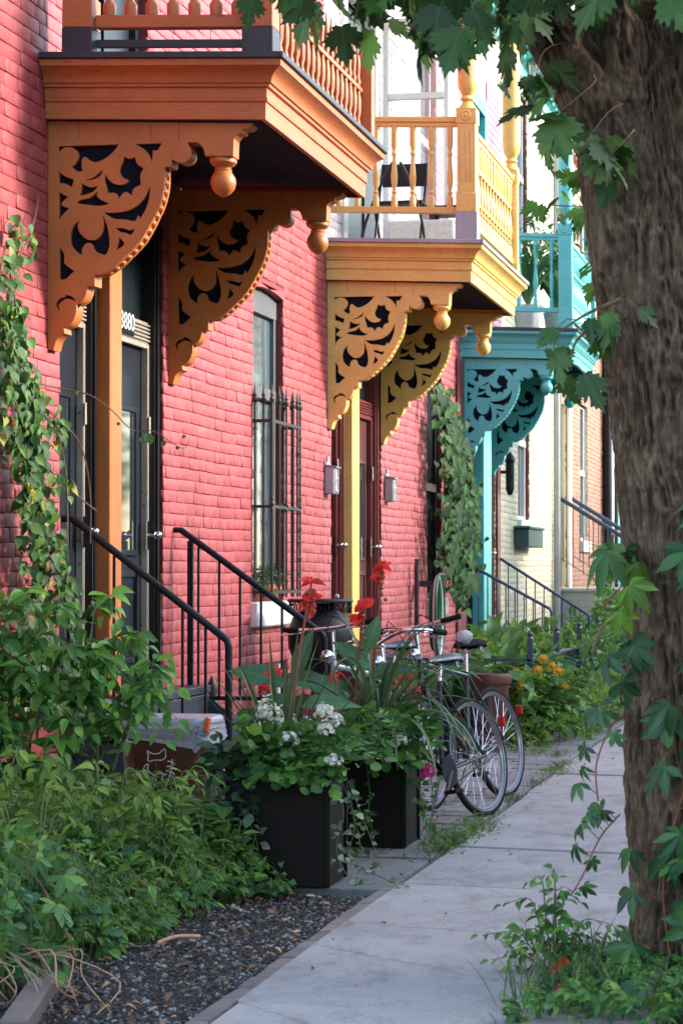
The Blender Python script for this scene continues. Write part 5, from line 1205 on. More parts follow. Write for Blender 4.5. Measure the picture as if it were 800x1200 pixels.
# heading: direction of local +x.  fronts point back towards the viewer and a little to the wall
hd1 = math.atan2(-.94, -.34)
b1 = bicycle('silver and black bicycle nearest the camera with chrome swept handlebar', (-2.17, 13.49, .035), hd1, R(11), 'bikeblack', step=True)
b2 = bicycle('black bicycle with straight black gripped handlebar behind the silver one', (-2.20, 14.70, .035), hd1+R(2), R(10), 'bikegreen', bars='flat', saddle='rubber', fender=None)
b3 = bicycle('third bicycle with pale frame tight against the planter on the wall side', (-2.62, 14.05, .035), hd1-R(4), R(6), 'bikewhite', bars='flat', saddle='blueseat', fender=None)
q = MB(); q.sphere((0, 0, 0), .06, 14, 0, (.9, 1, .8)); q.v = [(v[0]*(1+.1*math.sin(v[2]*70)), v[1]*(1+.1*math.cos(v[0]*80)), v[2]) for v in q.v]; o = q.build('knotted_bag', 'bag', smooth=True); o.location = (-2.28, 14.95, 1.04); tag(o, 'knotted white plastic bag on the rear bicycle saddle', 'bag')
# ================================================================== PLANTS
# --- climbing vine on the first wall
vn = thing('climbing_vine', 'round leaved green vine climbing the pink wall at the left edge', 'vine', (-4.15, 12.0, 0)); vs_ = MB(); lf = LF()
stems = [[(-4.15, 12.25, 3.45), (-4.14, 12.1, 3.25), (-4.14, 11.8, 2.95), (-4.13, 11.85, 2.6), (-4.12, 11.9, 2.2), (-4.12, 12.05, 1.7), (-4.10, 12.1, 1.0)],
 [(-4.14, 11.9, 3.3), (-4.13, 11.6, 3.0), (-4.12, 11.6, 2.6), (-4.12, 11.9, 2.1), (-4.1, 11.8, 1.2)], [(-4.12, 11.7, 3.1), (-4.10, 11.7, 2.8), (-4.1, 12.0, 2.4), (-4.08, 12.45, 2.1), (-4.05, 12.45, 1.6), (-4.05, 12.4, 1.1)],
 [(-4.1, 11.7, 2.9), (-4.08, 11.9, 2.3), (-4.06, 11.95, 1.7), (-4.05, 12.0, .9)], [(-4.1, 12.3, 2.3), (-4.02, 12.55, 2.15), (-3.98, 12.62, 1.9), (-3.97, 12.6, 1.6)], [(-4.08, 12.2, 2.0), (-4.0, 12.5, 1.85), (-3.95, 12.65, 1.78)], [(-4.1, 11.9, 1.8), (-4.0, 12.2, 1.4), (-3.95, 12.4, 1.0)]]
for st_ in stems:
    P = sp3(st_, 8); vs_.tube(P, .0045, 5)
    for (p, d) in walk_leaves(P, .022, rnd):
        for _ in range(2 if p.z < 2.5 else 1):
            sd_ = Vector((.35+.9*rnd.random(), rnd.gauss(0, .9), -.35+rnd.gauss(0, .3))).normalized(); q = p+sd_*(.03+.11*rnd.random())
            q.x = -4.17+(q.x+4.17)*(.45 if q.z > 2.4 else .8)
            if q.y > 12.36-.25*max(0, q.z-2.2): continue
            vs_.tube([p, q], .0013, 3, caps=False)
            lf.put(HRT, [q], [(sd_.x*.5+rnd.gauss(0, .25), rnd.gauss(0, .4), -.85+rnd.gauss(0, .2))], [(.7+rnd.gauss(0, .3), -.35+rnd.gauss(0, .35), .45)], .058*(.55+.75*rnd.random()))
k = 950; z = .7+2.1*rs.rand(k)**1.5; ymax = 12.52-.38*(z-.7)
P = np.stack([-4.12+.20*rs.rand(k)**1.3*(1.3-.3*z), 11.45+(ymax-11.45)*rs.rand(k), z], 1)
keep = (np.sin(P[:, 1]*7+P[:, 2]*3)+np.sin(P[:, 2]*5.3+P[:, 1]*4)+rs.normal(0, .4, k)) > -.35; P = P[keep]; k = len(P)
lf.put(HRT, P, np.stack([rs.normal(.3, .3, k), rs.normal(0, .45, k), rs.normal(-.9, .2, k)], 1), np.stack([rs.normal(.8, .3, k), rs.normal(-.3, .4, k), np.full(k, .4)], 1), .058*(.5+.8*rs.rand(k)))
P = sp3([(-4.15, 12.3, 2.45), (-4.1, 12.45, 2.44), (-3.93, 12.45, 2.40), (-3.81, 12.45, 2.32), (-3.69, 12.45, 2.21), (-3.57, 12.45, 2.20), (-3.46, 12.45, 2.13), (-3.40, 12.45, 2.11), (-3.37, 12.45, 2.17)], 6); vs_.tube(P, [.005-.004*i/len(P) for i in range(len(P))], 5)
for x, y_, z, s_ in ((-3.60, 12.44, 2.19, .06), (-3.52, 12.44, 2.15, .032), (-3.64, 12.44, 2.17, .03), (-3.44, 12.44, 2.12, .02), (-3.40, 12.44, 2.18, .022), (-3.76, 12.44, 2.25, .02), (-4.0, 12.44, 2.42, .02)):
    lf.put(RND, [(x, y_, z)], [(rnd.gauss(0, .4), -.2, -.9)], [(.4, -1, .4)], s_)
o_ = [lf.build('foliage', 'heart', vn), vs_.build('stem', 'twig', vn)]
# --- leafy bush in front of the steps
def arching(lf, mb, base, tip, h, n_lf, size, shape=OV, mi=0, r0=.006, subs=0):
    b_, t_ = Vector(base), Vector(tip); m_ = b_.lerp(t_, .5); m_.z = max(b_.z, t_.z)+h
    P = sp3([b_, b_.lerp(m_, .55)+Vector((0, 0, h*.2)), m_, t_], 7); mb.tube(P, [r0*(1-.75*i/(len(P)-1)) for i in range(len(P))], 5)
    k_ = len(P)
    for i in range(n_lf):
        f = .18+.82*i/(n_lf-1); j = min(k_-2, int(f*(k_-1))); p = P[j].lerp(P[j+1], f*(k_-1)-j); d = (P[j+1]-P[j]).normalized()
        side = d.cross(Vector((0, 0, 1))); side = side.normalized() if side.length > .01 else Vector((1, 0, 0))
        sg = 1 if i % 2 else -1; ld_ = (d*.45+side*sg*.8+Vector((0, 0, -.35+rnd.gauss(0, .2)))).normalized()
        if i == n_lf-1: ld_ = d
        lf.put(shape, [p+ld_*.012], [tuple(ld_)], [(rnd.gauss(0, .3), -.45+rnd.gauss(0, .25), 1)], size*(.65+.5*math.sin(math.pi*min(1, f+.15))+.15*rnd.random()), mi)
        if subs and i % 3 == 1 and f < .8:
            e = p+(d*.3+side*sg*.6)*(.16+.14*rnd.random())+Vector((0, 0, -.03-.06*rnd.random())); arching(lf, mb, p, e, .02, 6, size*.85, shape, mi, r0*.5)
bs = thing('leafy_bush', 'tall arching leafy green bush in front of the slate blue steps', 'bush', (-3.4, 10.5, 0)); lf = LF(); mb = MB()
cores = [(-3.62, 10.5, .05), (-3.4, 10.35, .05), (-3.3, 10.5, .05), (-3.75, 10.3, .05)]
targets = [(-3.72, 10.4, 1.15), (-3.5, 10.4, 1.25), (-3.30, 10.4, 1.16), (-3.12, 10.4, 1.22), (-2.93, 10.4, 1.06), (-2.86, 10.35, .94), (-3.05, 10.3, .93), (-2.86, 10.35, .80), (-3.2, 10.2, 1.0), (-3.4, 10.2, .95), (-3.6, 10.2, .85), (-3.75, 10.1, .95), (-3.25, 10.1, .78), (-3.5, 10.05, .68), (-3.7, 10., .6), (-3.3, 10.1, .6), (-3.35, 9.95, .5), (-3.6, 9.9, .45), (-3.85, 10.3, 1.1), (-3.9, 10.3, .8), (-3.22, 10.4, 1.02), (-3.02, 10.45, 1.0), (-3.45, 10.5, 1.05)]
for i, t_ in enumerate(targets+[(x+rnd.gauss(0, .1), y+rnd.gauss(0, .12), z*.84+rnd.gauss(0, .05)) for x, y, z in targets if x < -3.3 or rnd.random() < .3]):
    c = min(cores, key=lambda q: abs(q[0]-(t_[0]-.25))+rnd.random()*.2); b_ = (c[0]+rnd.gauss(0, .05), c[1]+rnd.gauss(0, .05), .1+t_[2]*.6)
    arching(lf, mb, b_, t_, .10+.06*rnd.random(), 11, .098, subs=1)
for c in cores: mb.tube([(c[0], c[1], 0), (c[0]+.03, c[1], .7)], [.012, .006], 6)
lf.build('foliage', 'bush', bs); mb.build('stem', 'stem', bs)
# --- the dense low growth of the front bed
def hmap(x, y): return .15+.32*np.clip((-2.50-x)/.9, 0, 1)**.6+.05*np.sin(x*6+y*2.3)+.05*np.sin(y*5.1-x*3)+.06*np.clip((y-9)/1.5, 0, 1)
def bed(k, cond, shapes, sizes, lo=.15, seed=1, zb=.5):
    r_ = np.random.RandomState(seed); y = 6.6+4.25*r_.rand(k); edge = -2.70+.22*np.clip((y-9.2)/1.3, 0, 1)-.25*np.clip((7.9-y)/.4, 0, 1)+.05*np.sin(y*4.3)+.04*np.sin(y*11); x = edge-1.5*r_.rand(k)**1.25
    m_ = cond(x, y, r_); x, y, edge = x[m_], y[m_], edge[m_]; k = len(x); h = np.maximum(.05, hmap(x, y)*np.clip((edge-x)/.28+.35, 0, 1)); z = .01+h*(lo+(1-lo)*r_.rand(k)**zb)
    P = np.stack([x, y, z], 1); D = np.stack([r_.normal(.45, .6, k), r_.normal(-.25, .6, k), r_.normal(-.05, .35, k)], 1); U = np.stack([r_.normal(.15, .3, k), r_.normal(-.25, .3, k), np.ones(k)], 1)
    return P, D, U, sizes[0]+(sizes[1]-sizes[0])*r_.rand(k)
lf = LF()
P, D, U, s_ = bed(6200, lambda x, y, r: np.sin(x*3.1+y*1.7)+r.normal(0, .5, len(x)) > -.1, 0, (.036, .074), seed=2); lf.put(TRI, P, D, U, s_, 0)
P, D, U, s_ = bed(4200, lambda x, y, r: (np.sin(x*3.1+y*1.7)+r.normal(0, .4, len(x)) < .3) & (y < 9.6), 0, (.032, .066), seed=3); lf.put(OV, P, D, U, s_, 1)
P, D, U, s_ = bed(3600, lambda x, y, r: (y > 8.6)+0*x > .5, 0, (.035, .075), seed=4); lf.put(FERN, P, D, U, s_, 0)
P, D, U, s_ = bed(2400, lambda x, y, r: np.sin(x*4+y*2.6)+r.normal(0, .3, len(x)) > .2, 0, (.04, .08), seed=8); lf.put(FERN, P, D, U, s_, 2)
P, D, U, s_ = bed(1500, lambda x, y, r: y > 7.0, 0, (.05, .09), seed=9, lo=.6); lf.put(NAR, P, D, U, s_, 2)
P, D, U, s_ = bed(1500, lambda x, y, r: y > 6.5, 0, (.05, .09), seed=10, lo=.1); lf.put(RND, P, D, U, s_*.7, 1)
tag(lf.build('undergrowth', ['weed', 'weedteal', 'weedlime'], loc=(-3, 9, 0)), 'mixed low weeds and ground cover filling the front bed', 'undergrowth', kind='stuff')
mb = MB()
for i in range(420):
    y = 7+3.8*rnd.random(); x = -2.62-.9*rnd.random()+.06*(y-9); z = hmap(x, y); mb.tube(sp3([(x, y, 0), (x+rnd.gauss(0, .03), y, z*.6), (x+rnd.gauss(.03, .06), y+rnd.gauss(0, .05), z*1.15)], 3), .0017, 4)
tag(mb.build('weed_stalks', 'stem', loc=(-3, 9, 0)), 'thin green stalks standing among the weeds of the front bed', 'undergrowth', kind='stuff')
# creeper runners at the front of the bed
def creeper(label, runs, size, mat='creeper', group='virginia creepers', shape=PALM, step=.07, matstem='redstem', n_side=1, name='virginia_creeper', face=(.3, -.6, .7), spread=.08):
    P0 = runs[0][0]; t_ = thing(name, label, 'creeper', (P0[0], P0[1], 0), group); lf = LF(); mb = MB()
    for rn in runs:
        P = sp3(rn, 8); mb.tube(P, .0032, 5)
        for (p, d) in walk_leaves(P, step, rnd):
            for _ in range(n_side):
                a = rnd.random()*6.28; q = p+Vector((math.cos(a)*spread+face[0]*spread, math.sin(a)*spread*.6+face[1]*spread, .02+.04*rnd.random())); mb.tube([p, q], .0016, 4, caps=False)
                D = (math.cos(a)*.6+face[0]*.5, math.sin(a)*.4+face[1]*.3, -.55+rnd.gauss(0, .2)); U = (face[0]+rnd.gauss(0, .25), face[1]+rnd.gauss(0, .25), face[2])
                lf.put(shape, [q], [D], [U], size*(.6+.65*rnd.random()))
    lf.build('foliage', mat, t_); mb.build('stem', matstem, t_); return t_
creeper('five fingered creeper with large leaves sprawling at the front left of the bed', [[(-3.1, 8.7, .35), (-2.95, 8.5, .38), (-2.82, 8.4, .30), (-2.74, 8.3, .18), (-2.68, 8.2, .06)], [(-3.05, 8.3, .25), (-2.9, 8.1, .25), (-2.78, 8.0, .12)], [(-3.2, 8.8, .45), (-3.0, 8.7, .42), (-2.88, 8.6, .36)]], .085, 'weed', step=.06, group=None)
creeper('bright lime leaves trailing onto the gravel at the bottom left', [[(-2.78, 8.0, .2), (-2.68, 7.95, .12), (-2.62, 7.9, .03)], [(-2.62, 8.9, .28), (-2.54, 8.8, .26), (-2.5, 8.75, .2)], [(-2.74, 8.25, .25), (-2.66, 8.2, .16), (-2.62, 8.15, .1)]], .058, 'creeperbright', shape=OV, step=.045, name='lime_creeper', group=None)
# upright broad leaved plants between the bush and the bin
for i, (x, y, h_) in enumerate(((-2.98, 10.4, .36), (-2.84, 10.45, .42), (-2.74, 10.5, .42), (-3.10, 10.2, .40), (-2.62, 10.4, .38))):
    lab = ['broad leaved upright plant in front of the cat doodle', 'broad leaved upright plant just right of the cat doodle', 'upright plant between the trash bin and the large planter', 'upright plant left of the trash bin under the bush', 'lowest upright plant beside the large planter'][i]
    t_ = thing('broadleaf_plant', lab, 'plant', (x, y, 0), 'upright plants in the front bed'); mb = MB(); lf = LF()
    for j in range(9):
        a = rnd.random()*6.28; tx, ty = x+math.cos(a)*.09, y+math.sin(a)*.08; hh = h_*(.7+.35*rnd.random()); P = sp3([(x+rnd.gauss(0, .02), y, 0), (x+.5*(tx-x), y, hh*.6), (tx, ty, hh)], 4); mb.tube(P, .0035, 5)
        for (p, d) in walk_leaves(P[3:], .07, rnd):
            a = rnd.random()*6.28; lf.put(OV if j % 2 else NAR, [p], [(math.cos(a), math.sin(a), .1+rnd.gauss(0, .4))], [(0, -.3, 1)], .10*(.7+.6*rnd.random()))
        lf.put(RND if j % 3 == 0 else NAR, [P[-1]], [(math.cos(a)*.6, math.sin(a)*.5, .1)], [(0, -.5, .8)], .085)
    lf.build('foliage', 'weedlime' if i % 2 else 'bush', t_); mb.build('stem', 'stem', t_)
# dead stalks and old timber edge in the bottom left corner
q = MB(); q.mbox(Matrix.Translation((-2.60, 7.62, .0)) @ Euler((0, 0, R(12))).to_matrix().to_4x4(), .09, .95, .13); q.mbox(Matrix.Translation((-2.86, 7.2, .0)) @ Euler((0, 0, R(-6))).to_matrix().to_4x4(), .55, .09, .13)
tag(q.build('timber_edging', 'timber', bevel=.008, smooth=False, loc=(-2.95, 7.6, 0)), 'weathered timber sleeper edging in the bottom left corner', 'edging')
mb = MB()
for i in range(17):
    x, y = -2.70+rnd.gauss(0, .07), 7.85+rnd.gauss(0, .12); mb.tube(sp3([(x-.12, y+.12, .10+rnd.random()*.06), (x+rnd.gauss(0, .06), y, .13+rnd.random()*.05), (x+.10+rnd.gauss(0, .06), y-.15*rnd.random(), .07), (x+.14+rnd.gauss(0, .05), y-.12+rnd.gauss(0, .1), .0)], 4), .0024*(.4+rnd.random()), 5)
tag(mb.build('dry_stalks', 'straw', loc=(-2.95, 7.7, 0)), 'dry straw coloured stalks bent over the timber edging', 'dead plant')
mb = MB(); mb.tube(sp3([(-2.55, 8.95, .03), (-2.50, 9.03, .045), (-2.43, 9.12, .035)], 4), .008, 7); tag(mb.build('fallen_stick', 'straw', loc=(-2.45, 9.05, 0)), 'pale broken stick lying on the gravel', 'stick')
# --- planter plants
def blob(lf, c, ext, k, shape, size, mi=0, bot=-.4):
    d = rs.normal(0, 1, (k, 3)); d /= np.linalg.norm(d, axis=1, keepdims=True); d[:, 2] = np.where(d[:, 2] < bot, -d[:, 2], d[:, 2])
    rad = rs.rand(k, 1)**.35*(1+.22*np.sin(d[:, :1]*6+d[:, 2:]*5)); P = np.array(c)+d*np.array(ext)*rad; D = d*.7+rs.normal(0, .35, (k, 3)); D[:, 2] -= .15; U = d*.8+np.array([0, -.1, .7])+rs.normal(0, .2, (k, 3))
    lf.put(shape, P, D, U, size*(.6+.65*rs.rand(k)), mi)
def flowerhead(lf, c, r_, k, mi, shape=FL5, size=.031):
    d = rs.normal(0, 1, (k, 3)); d /= np.linalg.norm(d, axis=1, keepdims=True); d[:, 2] = np.where(d[:, 2] < -.3, -d[:, 2], d[:, 2]); P = np.array(c)+d*r_*1.25*(.6+.5*rs.rand(k, 1))
    t = np.cross(d, rs.normal(0, 1, (k, 3))); lf.put(shape, P, t, d, size*(.8+.4*rs.rand(k)), mi)
def geranium(label, c, ext, k, heads, pet, size=.05, leaf='ger'):
    t_ = thing('geranium', label, 'flowers', (c[0], c[1], c[2]-ext[2]), 'flowering plants in the planters'); lf = LF(); blob(lf, c, ext, k, GER, size); blob(lf, c, [e*.92 for e in ext], k//2, HRT, size*.8); lf.build('foliage', leaf, t_)
    mb = MB(); fl = LF()
    for (x, y, z) in heads:
        mb.tube(sp3([(c[0]+(x-c[0])*.5, y+.1, c[2]), (x-.01, y+.03, (c[2]+z)/2), (x, y, z-.02)], 4), .003, 5); fl = LF(); flowerhead(fl, (x, y, z), .034, 34, 0); fl.build('flower_head', pet, t_)
    mb.build('stem', 'stem', t_)
    return t_
geranium('white geranium spreading over the larger planter', (-2.44, 10.70, .57), (.33, .27, .21), 640, [(-2.52, 10.62, .83), (-2.48, 10.6, .80), (-2.25, 10.6, .82), (-2.23, 10.58, .745), (-2.20, 10.58, .60), (-2.55, 10.7, .80), (-2.40, 10.56, .69), (-2.21, 10.62, .77)], 'pwhite')
geranium('magenta geranium between the two planters', (-2.38, 11.75, .60), (.27, .35, .17), 380, [(-2.43, 11.35, .80), (-2.46, 11.35, .77), (-2.40, 11.4, .77), (-2.03, 12.1, .43)], 'ppink', leaf='ger')
geranium('white flowered greenery over the planter beside the bicycles', (-2.34, 12.28, .55), (.34, .25, .20), 520, [(-2.24, 12.1, .50), (-2.32, 12.08, .63), (-2.18, 12.1, .59)], 'pwhite', .055)
t_ = thing('round_leaf_plant', 'dark round leaved plant at the left corner of the larger planter', 'plant', (-2.66, 10.6, .4)); lf = LF(); blob(lf, (-2.68, 10.68, .54), (.14, .16, .14), 100, RND, .07); blob(lf, (-2.6, 10.58, .34), (.10, .10, .16), 46, RND, .06); lf.build('foliage', 'dark', t_)
def trailer(label, runs, mat, size, group, shape=HRT, step=.036):
    P0 = runs[0][0]; t_ = thing('trailing_vinca', label, 'trailing plant', (P0[0], P0[1], 0), group); lf = LF(); mb = MB()
    for rn in runs:
        rn = [rn[0]]+[(a+rnd.gauss(0, .018), b_+rnd.gauss(0, .01), c) for a, b_, c in rn[1:]]; P = sp3(rn, 6); mb.tube(P, .0022, 4)
        for (p, d) in walk_leaves(P, step, rnd):
            for s_ in (-1, 1):
                if rnd.random() < .75: q = p+Vector((s_*.012+rnd.gauss(0, .014), rnd.gauss(0, .014), rnd.gauss(0, .012))); lf.put(shape, [q], [(s_*.6+rnd.gauss(0, .5), -.3+rnd.gauss(0, .5), -.2+rnd.gauss(0, .5))], [(rnd.gauss(.2, .5), -.7, .7+rnd.gauss(0, .4))], size*(.5+.8*rnd.random()))
    lf.build('foliage', mat, t_); mb.build('stem', 'stem', t_)
trailer('pale edged trailing vinca hanging from the larger planter to the paving', [[(-2.22, 10.66, .50), (-2.17, 10.62, .38), (-2.18, 10.61, .2), (-2.12, 10.6, .07), (-2.0, 10.62, .06)], [(-2.2, 10.8, .48), (-2.15, 10.85, .3), (-2.12, 10.8, .15), (-1.98, 10.7, .06), (-1.90, 10.62, .06)], [(-2.3, 10.65, .5), (-2.32, 10.6, .42), (-2.30, 10.61, .36)], [(-2.2, 10.95, .46), (-2.12, 11.0, .25), (-2.05, 10.98, .08)]], 'vinca', .034, 'trailing plants at the planters')
trailer('trailing vinca strands between planter and bare dark bed, left of the large planter', [[(-2.6, 10.62, .48), (-2.58, 10.55, .35), (-2.53, 10.52, .22), (-2.50, 10.5, .1), (-2.42, 10.45, .05)], [(-2.66, 10.62, .46), (-2.68, 10.55, .3), (-2.62, 10.5, .12), (-2.5, 10.42, .05)], [(-2.6, 10.6, .3), (-2.5, 10.55, .18), (-2.38, 10.5, .06)]], 'vinca', .038, 'trailing plants at the planters')
trailer('green trailing vinca hanging at the corner of the planter beside the bicycles', [[(-2.16, 12.24, .48), (-2.10, 12.2, .3), (-2.09, 12.2, .12)], [(-2.12, 12.5, .48), (-2.05, 12.5, .35), (-2.05, 12.45, .2)], [(-2.14, 12.35, .45), (-2.07, 12.3, .3), (-2.08, 12.3, .1)], [(-2.35, 12.1, .5), (-2.33, 12.05, .3), (-2.36, 12.05, .12)], [(-2.42, 11.9, .45), (-2.40, 11.85, .2), (-2.3, 11.7, .05)]], 'ger', .034, 'trailing plants at the planters')
def spiky(label, c, k, L, w_, el, droop, seed, mat='strap'):
    r_ = random.Random(seed); t_ = thing('spike_plant', label, 'spiky plant', c, 'spiky plants in the planters'); mb = MB()
    for i in range(k):
        a = r_.random()*6.28; e = R(el[0]+(el[1]-el[0])*r_.random()); strap_blade(mb, (c[0]+math.cos(a)*.02, c[1]+math.sin(a)*.02, c[2]), (math.cos(a)*math.cos(e), math.sin(a)*math.cos(e), math.sin(e)), L*(.65+.5*r_.random()), w_*(.7+.5*r_.random()), droop*(.5+r_.random()), n_=12)
    mb.build('foliage', mat, t_, angle=180)
spiky('upright spiky blades rising from the back of the larger planter', (-2.52, 10.9, .50), 30, .62, .018, (50, 88), .5, 3)
spiky('arching green grass blades spilling from the planter beside the bicycles', (-2.36, 12.4, .58), 70, .72, .022, (35, 85), 3.2, 4)
spiky('small spiky tuft at the left of the planter beside the bicycles', (-2.52, 12.3, .52), 22, .5, .02, (40, 80), 2.6, 9)
CAN = leaf_rows([(0, .02), (.1, .10), (.25, .18), (.45, .21), (.65, .18), (.85, .09), (1, .004)], .16, .35)
def canna(label, x, y, z0, fl, leaves, ls=.26):
    t_ = thing('canna_lily', label, 'canna', (x, y, z0), 'red cannas at the planters'); mb = MB(); lf = LF(); fo = LF()
    tx, ty, tz = fl[0]; mb.tube(sp3([(x, y, z0), (x+.4*(tx-x), y, z0+(tz-z0)*.5), (tx, ty, tz)], 6), [.010-.0004*i for i in range(13)], 7)
    for (lx, ly, lz, dx, dy, dz, s_) in leaves: lf.put(CAN, [(lx, ly, lz)], [(dx, dy, dz)], [(.2, -.8, .5)], s_*ls/.4)
    for (a, b_, c_) in fl:
        fo = LF(); mb.tube([(tx, ty, tz-.1), (a, b_, c_-.03)], .004, 5)
        for i in range(9): d = Vector((rnd.gauss(0, .8), rnd.gauss(0, .6), rnd.gauss(.25, .5))).normalized(); fo.put(RND if i % 3 else OV, [(a, b_, c_)], [tuple(d)], [(rnd.gauss(0, .5), -1, .6)], .055*(.6+.7*rnd.random()))
        fo.build('flower', 'pred', t_)
    for i in range(5): mb.sphere((tx+rnd.gauss(0, .012), ty-.01, tz-.05-.03*i), .011, 7)
    lf.build('foliage', 'canna', t_); mb.build('stem', 'redstem', t_)
canna('red canna rising in front of the barred window, tallest on the left', -2.58, 11.3, .5, [(-2.47, 11.35, 1.40), (-2.46, 11.35, 1.33), (-2.48, 11.35, 1.275)], [(-2.6, 11.35, .9, -.75, -.2, .45, .42), (-2.56, 11.3, .85, -.5, -.3, -.15, .36), (-2.55, 11.35, .95, .3, -.2, .9, .34), (-2.6, 11.4, .75, -.9, 0, .1, .4), (-2.5, 11.3, .8, .8, -.2, .3, .36)])
canna('red canna in front of the yellow doorway post with highest bloom', -2.42, 12.5, .5, [(-2.33, 12.45, 1.475), (-2.355, 12.45, 1.40)], [(-2.42, 12.45, 1.02, .3, -.2, .8, .33), (-2.4, 12.45, .95, -.7, -.2, .55, .36), (-2.38, 12.4, .9, .8, -.2, .5, .32)])
canna('red canna with orange red bloom leaning left over the bicycles bars', -2.5, 12.45, .5, [(-2.42, 12.4, 1.27), (-2.45, 12.4, 1.20)], [(-2.5, 12.4, .80, -.3, -.6, .3, .42), (-2.55, 12.3, .75, .1, -.6, -.5, .42), (-2.6, 12.4, .85, -.8, -.3, .3, .36), (-2.62, 12.3, .75, -.9, -.2, .2, .36)])
# small deep red blooms low in the greenery
t_ = thing('red_flowers', 'small deep red blooms low among the leaves between the planters', 'flowers', (-2.5, 12.2, .5)); mb = MB()
for (x, y, z) in ((-2.62, 11.2, .97), (-2.66, 11.2, .88), (-2.3, 13.0, .88), (-2.35, 12.9, .85), (-2.27, 13.05, .80), (-2.53, 12.2, .9)): fl = LF(); flowerhead(fl, (x, y, z), .03, 14, 0, OV, .035); fl.build('flower', 'pred', t_); mb.tube([(x, y, .5), (x, y, z)], .003, 5)
mb.build('stem', 'stem', t_)
# --- ivy round the second house's window
t_ = thing('climbing_ivy', 'ivy hanging over the dark window beside the teal balcony', 'ivy', (-4.1, 25.2, 0)); lf = LF(); mb = MB()
for (y0, z0, y1, z1) in ((24.7, 3.4, 24.8, 1.5), (25.0, 3.35, 25.2, 1.2), (25.4, 3.3, 24.9, 1.5), (25.7, 3.1, 26.0, 1.8), (25.0, 2.6, 25.8, 1.1), (26.0, 2.9, 25.6, 1.2), (26.4, 2.7, 26.5, 1.3), (24.8, 3.1, 25.4, 2.0), (25.6, 2.4, 26.2, 1.2)):
    y0 -= .15; y1 -= .15; P = sp3([(-4.08, y0, z0), (-3.98, (y0+y1)/2+.15, (z0+z1)/2+.2), (-4.02, y1, z1)], 8); mb.tube(P, .008, 4)
    for (p, d) in walk_leaves(P, .014, rnd): q = p+Vector((.12*rnd.random(), rnd.gauss(0, .2), rnd.gauss(0, .06))); lf.put(HRT, [q], [(rnd.gauss(.2, .3), rnd.gauss(0, .4), -.9)], [(.8, -.5, .4)], .10*(.6+.7*rnd.random()))
lf.build('foliage', 'ivy', t_); mb.build('stem', 'twig', t_)
# --- flower bed behind the fence
t_ = thing('flower_bed_plants', 'sprawling green plants and squash leaves in the fenced bed', 'plants', (-2.8, 22, 0)); lf = LF()
for (c, e, k_, sh, s_, mi) in (((-2.42, 20.2, .25), (.34, .5, .36), 520, HRT, .10, 0), ((-2.25, 21.5, .16), (.28, 1.4, .28), 800, OV, .09, 1), ((-2.9, 21.5, .3), (.5, 1.4, .5), 700, HRT, .13, 0), ((-2.5, 19.6, .06), (.22, .3, .16), 300, NAR, .08, 1), ((-2.2, 23.5, .15), (.3, 1.5, .3), 500, OV, .10, 1), ((-2.6, 24.5, .4), (.5, 2, .5), 600, OV, .11, 0), ((-3.3, 24.5, .5), (.4, 2, .4), 400, HRT, .14, 0)): blob(lf, c, e, k_, sh, s_, mi)
lf.build('foliage', ['weed', 'weedlime'], t_)
q = MB()
for (x, y) in ((-3.5, 20.0), (-3.2, 20.4), (-2.9, 21.2), (-3.5, 21.6), (-3.1, 22.6), (-3.3, 18.9)):
    for i in range(26): a = rnd.random()*6.28; strap_blade(q, (x, y, .25), (math.cos(a)*.6, math.sin(a)*.6, .9), .55+.45*rnd.random(), .06, 1.8)
tag(q.build('strap_leaf_clumps', 'canna', angle=180, loc=(-3.2, 21, 0)), 'broad strap leaves rising behind the fence below the teal post', 'plants', kind='stuff')
labs = ['highest yellow bloom in the fenced bed, at the top of the cluster', 'yellow bloom just below the topmost one', 'yellow bloom at the right of the cluster under the railing', 'lowest right yellow bloom of the fenced cluster', 'yellow bloom at the left, beside the brown tub', 'lone low yellow bloom near the paving', 'yellow bloom in the middle of the cluster', 'small yellow bloom left of the fence post']
for (x, y, z), lab in zip(((-2.40, 20.1, .72), (-2.33, 20.15, .66), (-2.27, 20.1, .62), (-2.22, 20.1, .48), (-2.58, 20.0, .50), (-2.56, 19.9, .16), (-2.44, 20.05, .63), (-2.64, 20.2, .60)), labs):
    f_ = thing('yellow_flower', lab, 'flower', (x, y, 0), 'yellow flowers in the fenced bed'); fl = LF(); fl.put(FL10, [(x, y, z), (x, y-.005, z)], [(0, 0, 1), (.2, 0, 1)], [(.3, -1, .5), (.3, -1, .45)], .095); fl.build('petals', 'pyellow', f_); mb = MB(); mb.sphere((x, y-.01, z), .016, 10); mb.build('centre', 'fcentre', f_); mb = MB(); mb.tube([(x, y+.02, 0), (x, y+.005, z-.01)], .004, 5); mb.build('stem', 'stem', f_)
for (x, y, e, k_, mt, lab) in ((-3.2, 31.8, (.5, .7, .5), 500, 'bush', 'rounded green shrub in front of the cream house window'), (-3.1, 35.2, (.5, .8, .7), 600, 'weed', 'taller green shrub beside the tall pale steps'), (-2.9, 42, (.6, 1.2, .8), 700, 'bush', 'green shrub in front of the brown brick house')):
    t_ = thing('shrub', lab, 'shrub', (x, y, 0), 'shrubs in the far front yards'); lf = LF(); blob(lf, (x, y, e[2]*.8), e, k_, OV, .12); lf.build('foliage', mt, t_); mb = MB(); mb.tube([(x, y, 0), (x, y, e[2])], .02, 6); mb.build('stem', 'twig', t_)
